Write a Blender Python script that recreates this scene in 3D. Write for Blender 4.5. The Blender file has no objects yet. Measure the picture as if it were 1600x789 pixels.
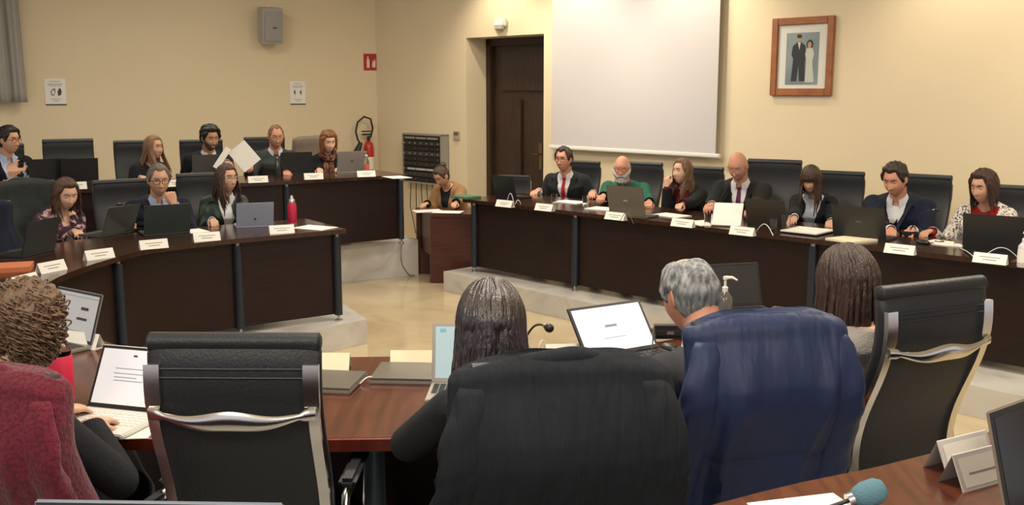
import bpy, bmesh, math, random
import numpy as np
from mathutils import Vector, Matrix, Euler
from mathutils.bvhtree import BVHTree
random.seed(7)
SC = bpy.context.scene
COL = SC.collection
PI = math.pi
V = Vector
# ------------------------------------------------------------------ camera
F = 1550.0; CX, CY = 800.0, 394.5
PITCH = math.atan(254.0 / F)
CAMZ = 2.02
FW = V((0, math.cos(PITCH), -math.sin(PITCH))); UPV = V((0, math.sin(PITCH), math.cos(PITCH)))
CAM = V((0, 0, CAMZ))
def ray(px, py):
    return FW + V((1, 0, 0)) * ((px - CX) / F) + UPV * ((CY - py) / F)
def at(px, py, z):
    d = ray(px, py); return CAM + d * ((z - CAMZ) / d.z)
def atY(px, py, y):
    d = ray(px, py); return CAM + d * (y / d.y)
def onp(px, py, p, n):
    d = ray(px, py); return CAM + d * ((V(p) - CAM).dot(V(n)) / d.dot(V(n)))
cam = bpy.data.cameras.new('camera'); cam.sensor_width = 36; cam.lens = 36 * F / 1600; cam.clip_start = .05
co = bpy.data.objects.new('camera', cam); COL.objects.link(co)
co.location = CAM; co.rotation_euler = (PI / 2 - PITCH, 0, 0)
SC.camera = co
P1, P2, DH = .20, .40, .74            # tier heights, desk height
# ------------------------------------------------------------------ materials
MATS = {}
def mat(name, col, rough=.5, metal=0, spec=.5, bump=0, bscale=60, var=0, vscale=8, coat=0, trans=0, emit=None, es=1, sheen=0, stretch=None, ior=None, alpha=None):
    if name in MATS: return MATS[name]
    m = bpy.data.materials.new(name); m.use_nodes = True
    nt = m.node_tree; b = nt.nodes['Principled BSDF']
    b.inputs['Base Color'].default_value = (*col, 1)
    b.inputs['Roughness'].default_value = rough; b.inputs['Metallic'].default_value = metal
    b.inputs['Specular IOR Level'].default_value = spec
    b.inputs['Coat Weight'].default_value = coat; b.inputs['Coat Roughness'].default_value = .12
    b.inputs['Transmission Weight'].default_value = trans
    b.inputs['Sheen Weight'].default_value = sheen
    if ior: b.inputs['IOR'].default_value = ior
    if emit: b.inputs['Emission Color'].default_value = (*emit, 1); b.inputs['Emission Strength'].default_value = es
    tc = nt.nodes.new('ShaderNodeTexCoord'); src = tc.outputs['Object']
    if stretch:
        mp = nt.nodes.new('ShaderNodeMapping'); mp.inputs['Scale'].default_value = stretch
        nt.links.new(src, mp.inputs['Vector']); src = mp.outputs['Vector']
    if var:
        n = nt.nodes.new('ShaderNodeTexNoise'); n.inputs['Scale'].default_value = vscale; n.inputs['Detail'].default_value = 4
        nt.links.new(src, n.inputs['Vector'])
        mx = nt.nodes.new('ShaderNodeMix'); mx.data_type = 'RGBA'
        mx.inputs[6].default_value = (*[c * (1 - var) for c in col], 1); mx.inputs[7].default_value = (*[min(1, c * (1 + var)) for c in col], 1)
        nt.links.new(n.outputs['Fac'], mx.inputs[0]); nt.links.new(mx.outputs[2], b.inputs['Base Color'])
    if bump:
        n = nt.nodes.new('ShaderNodeTexNoise'); n.inputs['Scale'].default_value = bscale; n.inputs['Detail'].default_value = 3
        nt.links.new(src, n.inputs['Vector'])
        bp = nt.nodes.new('ShaderNodeBump'); bp.inputs['Strength'].default_value = bump; bp.inputs['Distance'].default_value = .01 if bscale > 1 else .035
        nt.links.new(n.outputs['Fac'], bp.inputs['Height']); nt.links.new(bp.outputs['Normal'], b.inputs['Normal'])
    MATS[name] = m; return m
def ramp_mat(name, stops, rough=.5, scale=6, kind='noise', detail=4, stretch=(1, 1, 1), bump=0, spec=.5, distort=0, coat=0, sheen=0):
    if name in MATS: return MATS[name]
    m = bpy.data.materials.new(name); m.use_nodes = True
    nt = m.node_tree; b = nt.nodes['Principled BSDF']
    b.inputs['Roughness'].default_value = rough; b.inputs['Specular IOR Level'].default_value = spec; b.inputs['Coat Weight'].default_value = coat
    b.inputs['Sheen Weight'].default_value = sheen
    tc = nt.nodes.new('ShaderNodeTexCoord'); mp = nt.nodes.new('ShaderNodeMapping'); mp.inputs['Scale'].default_value = stretch
    nt.links.new(tc.outputs['Object'], mp.inputs['Vector'])
    if kind == 'noise':
        n = nt.nodes.new('ShaderNodeTexNoise'); n.inputs['Detail'].default_value = detail; n.inputs['Distortion'].default_value = distort; out = n.outputs['Fac']
    elif kind == 'voronoi':
        n = nt.nodes.new('ShaderNodeTexVoronoi'); out = n.outputs['Distance']
    elif kind == 'cells':
        n = nt.nodes.new('ShaderNodeTexVoronoi'); out = n.outputs['Color']
    elif kind == 'check':
        n = nt.nodes.new('ShaderNodeTexChecker'); out = n.outputs['Fac']
    elif kind == 'wave':
        n = nt.nodes.new('ShaderNodeTexWave'); n.inputs['Distortion'].default_value = distort; out = n.outputs['Fac']
    n.inputs['Scale'].default_value = scale
    nt.links.new(mp.outputs['Vector'], n.inputs['Vector'])
    r = nt.nodes.new('ShaderNodeValToRGB'); e = r.color_ramp.elements
    e[0].position, e[0].color = stops[0][0], (*stops[0][1], 1); e[1].position, e[1].color = stops[-1][0], (*stops[-1][1], 1)
    for p, c in stops[1:-1]:
        q = e.new(p); q.color = (*c, 1)
    nt.links.new(out, r.inputs['Fac']); nt.links.new(r.outputs['Color'], b.inputs['Base Color'])
    if bump:
        bp = nt.nodes.new('ShaderNodeBump'); bp.inputs['Strength'].default_value = bump; bp.inputs['Distance'].default_value = .01
        nt.links.new(out, bp.inputs['Height']); nt.links.new(bp.outputs['Normal'], b.inputs['Normal'])
    MATS[name] = m; return m
WALL = mat('wall_paint', (.74, .635, .44), .75, spec=.2, bump=.05, bscale=30, var=.03, vscale=1.2)
CEIL = mat('ceiling_paint', (.80, .74, .62), .8)
DARKW = ramp_mat('wenge_panel', [(.3, (.008, .0028, .0022)), (.7, (.018, .0062, .0042))], .42, 5, stretch=(1, 1, 14), distort=.6, spec=.35)
TOPW = ramp_mat('wenge_tabletop', [(.3, (.024, .010, .006)), (.7, (.045, .019, .011))], .16, 5, stretch=(12, 1, 1), distort=.6, spec=.5)
REDW = ramp_mat('mahogany_top', [(.3, (.060, .017, .009)), (.7, (.125, .038, .018))], .2, 4, stretch=(8, 1, 1), distort=.8, spec=.5)
REDE = ramp_mat('mahogany_edge', [(.3, (.13, .020, .010)), (.7, (.21, .036, .018))], .25, 4, stretch=(8, 1, 1), spec=.5)
REDP = ramp_mat('mahogany_panel', [(.3, (.045, .010, .007)), (.7, (.085, .018, .012))], .35, 4, stretch=(1, 1, 10), distort=.6)
DOORW = ramp_mat('door_wood', [(.3, (.018, .009, .005)), (.7, (.042, .020, .010))], .45, 4, stretch=(9, 9, .8), distort=.6)
MARB = ramp_mat('step_marble', [(.25, (.36, .35, .33)), (.45, (.52, .50, .46)), (.7, (.62, .60, .55))], .3, 2.2, detail=8, distort=1.5)
CHROME = mat('chrome', (.78, .77, .74), .2, 1)
STEEL = mat('brushed_steel', (.5, .5, .5), .3, 1)
LEGM = mat('blue_black_steel', (.022, .030, .042), .35, .3)
LEGG = mat('blue_grey_steel', (.09, .13, .17), .35, .3)
LEATH = mat('black_leather', (.015, .017, .020), .48, spec=.5, bump=.18, bscale=120, var=.2)
PLAST = mat('black_plastic', (.012, .012, .013), .4)
SCRB = mat('screen_back', (.02, .021, .022), .35)
SILV = mat('silver_lid', (.38, .36, .33), .4, .6)
GREYL = mat('grey_lid', (.10, .095, .088), .4, .4)
WHITE = mat('white_paper', (.82, .80, .74), .7)
CREAM = mat('cream_paper', (.85, .78, .55), .7)
WPL = mat('white_plastic', (.75, .74, .70), .4)
INK = mat('dark_ink', (.06, .06, .07), .8)
def glassy(name, col=(1, 1, 1), rough=.02):
    return mat(name, col, rough, trans=1, ior=1.3)
GLASS = glassy('clear_glass')
# ------------------------------------------------------------------ mesh builder
def basis(d):
    d = V(d).normalized(); a = V((0, 0, 1)) if abs(d.z) < .9 else V((1, 0, 0))
    u = d.cross(a).normalized(); return u, d.cross(u).normalized() * -1
class MB:
    def __init__(s): s.v = []; s.f = []; s.m = []; s.mi = 0; s.M = None
    def add(s, vs, fs):
        o = len(s.v)
        if s.M is not None: vs = [s.M @ V(p) for p in vs]
        s.v.extend([tuple(p) for p in vs]); s.f.extend([tuple(i + o for i in q) for q in fs]); s.m.extend([s.mi] * len(fs)); return s
    def box(s, c, d, rz=0, bev=0):
        x, y, z = d[0] / 2, d[1] / 2, d[2] / 2; c = V(c); R = Matrix.Rotation(rz, 3, 'Z')
        if bev:
            bm = bmesh.new(); bmesh.ops.create_cube(bm, size=1)
            for q in bm.verts: q.co = V((q.co.x * d[0], q.co.y * d[1], q.co.z * d[2]))
            bmesh.ops.bevel(bm, geom=bm.edges[:], offset=bev, segments=2, affect='EDGES')
            bm.verts.index_update()
            s.add([c + R @ q.co for q in bm.verts], [[q.index for q in f.verts] for f in bm.faces]); bm.free(); return s
        vs = [c + R @ V((a * x, b * y, e * z)) for a in (-1, 1) for b in (-1, 1) for e in (-1, 1)]
        return s.add(vs, [(0, 1, 3, 2), (4, 6, 7, 5), (0, 4, 5, 1), (2, 3, 7, 6), (0, 2, 6, 4), (1, 5, 7, 3)])
    def loft(s, rings, cap=True, close=False):
        n = len(rings[0]); vs = [p for r in rings for p in r]; fs = []
        k = len(rings)
        for i in range(k - (0 if close else 1)):
            j = (i + 1) % k
            for q in range(n):
                fs.append((i * n + q, i * n + (q + 1) % n, j * n + (q + 1) % n, j * n + q))
        if cap and not close:
            fs.append(tuple(range(n - 1, -1, -1))); fs.append(tuple((k - 1) * n + q for q in range(n)))
        return s.add(vs, fs)
    def tube(s, path, r, n=10, flat=1.0, cap=True, up=None, close=False):
        path = [V(p) for p in path]
        if not hasattr(r, '__len__'): r = [r] * len(path)
        rings = []; u = None
        for i, p in enumerate(path):
            if close: d = path[(i + 1) % len(path)] - path[i - 1]
            else: d = path[min(i + 1, len(path) - 1)] - path[max(i - 1, 0)]
            if d.length < 1e-7: d = V((0, 0, 1))
            d.normalize()
            if u is None: u = basis(d)[0] if up is None else (V(up) - d * V(up).dot(d)).normalized()
            else: u = (u - d * u.dot(d)).normalized()
            w = d.cross(u)
            rings.append([p + (u * math.cos(2 * PI * q / n) + w * math.sin(2 * PI * q / n) * flat) * r[i] for q in range(n)])
        return s.loft(rings, cap, close)
    def cyl(s, a, b, r0, r1=None, n=16): return s.tube([a, b], [r0, r0 if r1 is None else r1], n)
    def lathe(s, prof, c=(0, 0, 0), n=24, ax=None):
        c = V(c); rings = []
        for r, z in prof: rings.append([c + V((max(r, 1e-4) * math.cos(2 * PI * q / n), max(r, 1e-4) * math.sin(2 * PI * q / n), z)) for q in range(n)])
        return s.loft(rings, True)
    def ball(s, c, r, nu=16, nv=10, R=None):
        c = V(c); r = V(r) if hasattr(r, '__len__') else V((r, r, r)); rings = []
        for j in range(nv + 1):
            t = PI * (j + .02) / (nv + .04)
            ring = [V((r.x * math.sin(t) * math.cos(2 * PI * q / nu), r.y * math.sin(t) * math.sin(2 * PI * q / nu), -r.z * math.cos(t))) for q in range(nu)]
            rings.append([c + (R @ p if R else p) for p in ring])
        return s.loft(rings, True)
    def prism(s, poly, z0, z1):
        n = len(poly); vs = [(p[0], p[1], z0) for p in poly] + [(p[0], p[1], z1) for p in poly]
        return s.add(vs, [tuple(range(n - 1, -1, -1)), tuple(range(n, 2 * n))] + [(i, (i + 1) % n, n + (i + 1) % n, n + i) for i in range(n)])
    def strip(s, inner, outer, z0, z1):          # curved slab between two polylines
        k = len(inner); rings = []
        for a, b in zip(inner, outer):
            rings.append([(a[0], a[1], z0), (b[0], b[1], z0), (b[0], b[1], z1), (a[0], a[1], z1)])
        return s.loft(rings, True)
    def mesh(s, name, mats, smooth=None):
        me = bpy.data.meshes.new(name); me.from_pydata(s.v, [], s.f); me.validate()
        bm = bmesh.new(); bm.from_mesh(me); bmesh.ops.recalc_face_normals(bm, faces=bm.faces); bm.to_mesh(me); bm.free()
        if not isinstance(mats, (list, tuple)): mats = [mats]
        for m in mats: me.materials.append(m)
        if len(mats) > 1 and len(me.polygons) == len(s.m): me.polygons.foreach_set('material_index', s.m)
        if smooth is not None:
            me.polygons.foreach_set('use_smooth', [True] * len(me.polygons))
            me.set_sharp_from_angle(angle=math.radians(smooth))
        return me
    def build(s, name, mats, parent=None, smooth=40, loc=None, rz=None, rot=None):
        o = bpy.data.objects.new(name, s.mesh(name, mats, smooth)); COL.objects.link(o)
        if parent is not None: o.parent = parent
        if loc is not None: o.location = loc
        if rz is not None: o.rotation_euler = (0, 0, rz)
        if rot is not None: o.rotation_euler = rot
        return o
def tag(o, label=None, cat=None, group=None, kind=None):
    if label: o['label'] = label
    if cat: o['category'] = cat
    if group: o['group'] = group
    if kind: o['kind'] = kind
    return o
def thing(name, label, cat, loc=(0, 0, 0), rz=0, group=None):
    o = bpy.data.objects.new(name, None); COL.objects.link(o); o.location = loc; o.rotation_euler = (0, 0, rz); o.empty_display_size = .1
    return tag(o, label, cat, group)
def copy_thing(o, loc, rz, label, group=None, scale=None):
    c = o.copy(); COL.objects.link(c); c.location = loc; c.rotation_euler = (0, 0, rz); c['label'] = label
    if group: c['group'] = group
    if scale: c.scale = (scale,) * 3
    for ch in o.children:
        d = ch.copy(); COL.objects.link(d); d.parent = c
        for g in ch.children:
            e = g.copy(); COL.objects.link(e); e.parent = d
    return c
def struct(name, mb, m, smooth=None):
    o = mb.build(name, m, smooth=smooth); o['kind'] = 'structure'; return o
# ------------------------------------------------------------------ room shell
WVP = -750.0
wd = V(((WVP - CX) / F, 1 / math.cos(PITCH), 0)).normalized()      # along the right wall, going away to the left
wn = V((wd.y, -wd.x, 0))                                            # pointing away from the hall
RT0 = at(893, 337, P1 + DH - .04)                                       # a point of the presidency desk's front edge
WP = RT0 + wn * 2.3; WP.z = 0
def wall_at(px, py, off=0): return onp(px, py, WP - wn * off, wn)
A = wall_at(590, 200); A.z = 0
ld = V((-2.56, -1.2, 0)).normalized(); ln = V((ld.y, -ld.x, 0))      # left wall going left from the corner A
if ln.y < 0: ln = -ln
def lwall_at(px, py, off=0): return onp(px, py, A - ln * off, ln)
ZC = 3.9
D0 = wall_at(728, 60); D1 = wall_at(850, 52)
DTOP = (D0.z + D1.z) / 2
RE = WP - wd * 11.0; LE = A + ld * 7.5; T = .5
def seg_wall(mb, a, b, n, z0, z1, t=T): 
    return mb.prism([(a.x, a.y), (b.x, b.y), (b.x + n.x * t, b.y + n.y * t), (a.x + n.x * t, a.y + n.y * t)], z0, z1)
mb = MB(); seg_wall(mb, A, LE, ln, 0, ZC); struct('wall_left', mb, WALL)
mb = MB(); seg_wall(mb, A + wd * .3, D0, wn, 0, ZC); seg_wall(mb, D0, D1, wn, DTOP, ZC); seg_wall(mb, D1, RE, wn, 0, ZC)
struct('wall_right', mb, WALL)
C3 = V((RE.x, -3, 0)); C4 = V((LE.x, -3, 0))
FLM = ramp_mat('floor_marble', [(.2, (.40, .31, .18)), (.5, (.52, .42, .26)), (.8, (.60, .50, .33))], .12, 1.6, detail=9, distort=1.2, spec=.5)
mb = MB(); mb.prism([(-14, -4), (14, -4), (14, 22), (-14, 22)], -.1, 0); struct('floor', mb, FLM)
mb = MB(); mb.prism([(-14, -4), (14, -4), (14, 22), (-14, 22)], ZC, ZC + .1); struct('ceiling', mb, CEIL)
# door in its recess
dr = (D1 - D0).length; doff = .42
dm = D0 + wn * doff; dm.z = 0; rzw = math.atan2(-wd.y, -wd.x)       # local +x runs to the right along the wall
DP = wall_at(757, 300); 
mb = MB()
mb.box((dr / 2, .04, DTOP / 2), (dr, .08, DTOP)); 
do = struct('door_1', mb, DOORW); do.location = dm; do.rotation_euler = (0, 0, rzw)
for nm, bx in (('door_frame', [((.05, -.03, DTOP / 2), (.1, .08, DTOP)), ((dr - .05, -.03, DTOP / 2), (.1, .08, DTOP)), ((dr / 2, -.03, DTOP - .05), (dr, .08, .1))]),
               ('door_panel', [((dr * .5, -.015, 2.28), (dr - .5, .03, .55)), ((dr * .35, -.02, 1.3), (.3, .035, 1.2)), ((dr * .68, -.02, 1.3), (.3, .035, 1.2)), ((dr / 2, -.02, .4), (dr - .5, .03, .45))])):
    mb = MB()
    for c, d in bx: mb.box(c, d, bev=.012)
    mb.build(nm, DOORW, do)
mb = MB(); hx = dr * .72; mb.box((hx, -.05, 1.17), (.055, .014, .34)); mb.tube([(hx, -.05, 1.2), (hx, -.10, 1.2), (hx - .1, -.105, 1.2)], .011, 8)
mb.build('door_handle', mat('aged_brass', (.25, .17, .08), .35, 1), do)
# raised tiers (marble faced)
def tier(name, poly, z):
    mb = MB(); mb.prism(poly, 0.001, z); return struct(name, mb, MARB)
s0 = at(693, 424, P1); s1 = at(1500, 598, P1)
sdir = (s0 - s1).normalized(); s2 = s1 - sdir * 3
def xy(p): return (p.x, p.y)
tier('trim_1', [xy(s0), xy(s2), (s2.x + wn.x * 5, s2.y + wn.y * 5), xy(s0 + wn * 3.2)], P1)
# inner left tier
HC = V((-.52, 5.85, 0)); HR = 2.02; HD = .93
e1 = at(573, 499, P1); e0 = at(515, 497, P1)
def circ(r, a): return (HC.x + r * math.cos(math.radians(a)), HC.y + r * math.sin(math.radians(a)))
# ------------------------------------------------------------------ desks
def smooth_line(pts, n=8):
    pts = [V((p[0], p[1], 0)) for p in pts]; out = []
    for i in range(len(pts) - 1):
        p0 = pts[max(i - 1, 0)]; p1 = pts[i]; p2 = pts[i + 1]; p3 = pts[min(i + 2, len(pts) - 1)]
        for k in range(n):
            t = k / n
            out.append(.5 * ((2 * p1) + (p2 - p0) * t + (2 * p0 - 5 * p1 + 4 * p2 - p3) * t * t + (3 * p1 - p0 - 3 * p2 + p3) * t ** 3))
    out.append(pts[-1]); return out
def offset_line(pl, d):
    out = []
    for i, p in enumerate(pl):
        t = (pl[min(i + 1, len(pl) - 1)] - pl[max(i - 1, 0)]).normalized(); out.append(p + V((-t.y, t.x, 0)) * d)
    return out
def cum(pl):
    s = [0]
    for a, b in zip(pl, pl[1:]): s.append(s[-1] + (b - a).length)
    return s
def sub_line(pl, a, b):
    s = cum(pl); out = [point_on(pl, a)[0]]
    out += [p for p, q in zip(pl, s) if a + 1e-4 < q < b - 1e-4]; out.append(point_on(pl, b)[0]); return out
def point_on(pl, d):
    s = cum(pl)
    for i in range(len(pl) - 1):
        if d <= s[i + 1] or i == len(pl) - 2:
            t = (d - s[i]) / max(s[i + 1] - s[i], 1e-6); return pl[i].lerp(pl[i + 1], t), (pl[i + 1] - pl[i]).normalized()
def nearest(pl, q):
    s = cum(pl); best = (1e9, 0)
    for i in range(len(pl) - 1):
        a, b = pl[i], pl[i + 1]; ab = b - a; t = max(0, min(1, (V((q[0], q[1], 0)) - a).dot(ab) / ab.dot(ab)))
        dd = (a + ab * t - V((q[0], q[1], 0))).length
        if dd < best[0]: best = (dd, s[i] + t * ab.length)
    return best[1]
def desk(name, label, front, depth, z0, legs, topm, panelm=None, legm=None, edge=None, gap=.015, panel=True, near_legs=()):
    """front: polyline of the hall-side edge; depth signed to the sitters' side"""
    base = front[len(front) // 2] + V((0, 0, z0)); t = thing(name, label, 'desk', base)
    loc = lambda pl: [p - V((base.x, base.y, 0)) for p in pl]
    sg = 1 if depth > 0 else -1
    fr = loc(front); bk = offset_line(fr, depth)
    mb = MB(); mb.strip(fr, bk, DH - .035, DH); mb.build('tabletop', topm, t, smooth=30)
    if edge:
        mb = MB(); o1 = offset_line(fr, depth); o2 = offset_line(fr, depth + sg * .018); mb.strip(o1, o2, DH - .04, DH - .001); mb.build('edge_band', edge, t, smooth=30)
    L = cum(front)[-1]
    if panel:
        pl = offset_line(fr, sg * .07); pb = offset_line(fr, sg * .09)
        cuts = [0.03] + [x for x in legs if .2 < x < L - .2] + [L - .03]
        for a, b in zip(cuts, cuts[1:]):
            mb = MB(); m1 = sub_line(pl, max(0, a + gap), min(cum(pl)[-1], b - gap)); m2 = offset_line(m1, sg * .02); mb.strip(m1, m2, .055, DH - .035)
            mb.build('front_panel', panelm or DARKW, t, smooth=30)
    for x in legs:
        p, d = point_on(fr, min(max(x, .05), L - .05)); n = V((-d.y, d.x, 0)) * sg; c = p + n * .055
        mb = MB(); mb.cyl((c.x, c.y, .05), (c.x, c.y, DH - .06), .032, n=20); lg = mb.build('leg', legm or LEGM, t)
        mb = MB(); mb.lathe([(.01, 0), (.03, 0), (.03, .012), (.012, .018), (.012, .05)], (c.x, c.y, 0), 16); mb.lathe([(.02, DH - .06), (.02, DH - .036)], (c.x, c.y, 0), 12); mb.build('glide', STEEL, lg)
    for x in near_legs:
        p, d = point_on(fr, min(max(x, .05), L - .05)); n = V((-d.y, d.x, 0)) * sg; c = p + n * (abs(depth) - .16)
        mb = MB(); mb.cyl((c.x, c.y, .04), (c.x, c.y, DH - .05), .036, n=20); lg = mb.build('leg', LEGG, t)
        mb = MB(); mb.lathe([(.01, 0), (.034, 0), (.034, .012), (.012, .018), (.012, .04)], (c.x, c.y, 0), 16); mb.lathe([(.02, DH - .05), (.02, DH - .036)], (c.x, c.y, 0), 12); mb.build('glide', STEEL, lg)
        m = V((n.x, n.y, 0)); a = c - m * (abs(depth) - .3); mb = MB(); mb.strip([a, c - m * .045], [a + d * .02, c - m * .045 + d * .02], .1, DH - .036); mb.build('side_panel', REDP, t)
    return t
ZT1, ZT2 = P1 + DH, P2 + DH
RTOP = TOPW
# presidency desk (right), straight
r0 = at(722, 316, ZT1 - .035); r0.z = 0
rl = -wd; base = V((RT0.x, RT0.y, 0)); a0 = (r0 - base).dot(rl)
FR = [base + rl * x for x in [a0 + k * .5 for k in range(19)]]
legs = [nearest(FR, xy(at(px, py, ZT1 - .04))) for px, py in ((735, 318), (893, 337), (1258, 383))] + [7.15, 8.95]
desk('conference_desk', 'long dark presidency desk running under the projection screen, seven people behind it', FR, .82, P1, legs, TOPW)
# inner horseshoe desk, in two: left arm and the near curve share one curved edge
INP = [xy(at(px, py, ZT1)) for px, py in ((541, 358), (365, 373.5), (240, 388), (178, 403), (110, 425), (72, 447))] + [(-2.30, 4.85), (-2.08, 4.5)] + [xy(at(px, py, ZT1)) for px, py in ((157, 531), (222, 545), (400, 557), (620, 557))] + [(.15, 4.0), (.65, 4.2), (1.05, 4.52), (1.33, 4.92)]
IN = smooth_line(INP, 5)
sJ = nearest(IN, INP[6])
ina, inb = sub_line(IN, 0, sJ), sub_line(IN, sJ, cum(IN)[-1])
la = [.06] + [nearest(ina, xy(at(px, py, ZT1 - .04))) for px, py in ((365, 378), (185, 407))]
desk('conference_desk', 'curved dark desk at the left with a patterned-blouse woman and two others behind', ina, -.80, P1, la, TOPW)
desk('conference_desk', 'near curved mahogany desk with open laptops, four people seen from behind', inb, -.96, P1, [.1, 1.6, 3.2, 4.4], REDW, panelm=DARKW, edge=REDE, near_legs=(nearest(inb, xy(at(600, 600, ZT1))) , ))
# back left desk
BK = smooth_line([xy(at(px, py, ZT2)) for px, py in ((637, 272.5), (440, 283), (275, 290), (0, 300))] + [(-5.6, 8.4)], 5)
lb = [.06] + [nearest(BK, xy(at(px, py, ZT2 - .04))) for px, py in ((447, 288), (290, 295))] + [cum(BK)[-1] - .1]
desk('conference_desk', 'raised dark desk at the back left, five people behind it below the wall posters', BK, -.80, P2, lb, TOPW)
# outer near desk, bottom right
OUTP = [(-3.2, 2.6), (-2.2, 2.0), (-1.0, 1.78), (0, 1.84), xy(at(1250, 754, ZT2)), xy(at(1400, 722, ZT2)), xy(at(1530, 682, ZT2)), (1.62, 2.85), (1.9, 3.2)]
OUTL = smooth_line(OUTP, 5)
desk('conference_desk', 'nearest mahogany desk at the lower right corner, carrying a microphone and two name stands', OUTL, -.80, P2, [.1, 2.1, 3.8, cum(OUTL)[-1] - .1], REDW, edge=None)
# tiers for the left part and the near part
tl = offset_line(sub_line(IN, 0, cum(IN)[-1]), .12)
e1 = at(573, 499, P1)
poly = [xy(e1)] + [xy(p) for p in tl[2:]] + [(1.75, 4.6), (2.25, 3.6), (2.4, -3.2), (-6, -3.2), (-9, 3), (-9, 12), (-3.2, 10.5), (-1.9, 9.2), (-1.42, 8.3)]
tier('trim_2', poly, P1)
b0 = at(653, 374, P2); bd = (at(531, 384, P2) - b0).normalized()
bn = V((bd.y, -bd.x, 0)); bn = bn if bn.y > 0 else -bn
b1 = b0 + bd * 1.6; 
tier('trim_3', [xy(b0), xy(b1), (-3.0, 9.1), (-4.6, 8.35), (-7, 7.9), (-8.0, 11.2), xy(A + ld * 2.2 - ln * .02), xy(b0 + bn * 2.3)], P2)
ol = offset_line(OUTL, .1)
tier('trim_4', [xy(p) for p in ol] + [(2.3, 3.1), (2.35, -3.1), (-5.5, -3.1), (-5.5, 3.2)], P2)
# small mahogany side desk of the clerk
sc = at(672, 334, DH); sx = V((1, -.06, 0)).normalized(); sy = V((-.36, 1, 0)).normalized()
st = thing('side_desk', 'small reddish mahogany desk on the floor between the tiers, papers on top', 'desk', (sc.x, sc.y, 0))
def quad(a, b, c, d): return [(p.x, p.y) for p in (a, b, c, d)]
Z3 = V((0, 0, 0)); mb = MB(); mb.prism(quad(Z3 - sy * .03, sx * .74 - sy * .03, sx * .74 + sy * .62, sy * .62), DH - .03, DH); mb.build('tabletop', REDP, st)
for s_ in (0, .57):
    mb = MB(); mb.prism(quad(sy * s_, sx * .72 + sy * s_, sx * .72 + sy * (s_ + .03), sy * (s_ + .03)), .0, DH - .03); mb.build('side_panel', REDP, st)
mb = MB(); mb.prism(quad(sx * .04 + sy * .03, sx * .06 + sy * .03, sx * .06 + sy * .57, sx * .04 + sy * .57), .28, DH - .03); mb.build('modesty_panel', REDP, st)
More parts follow.
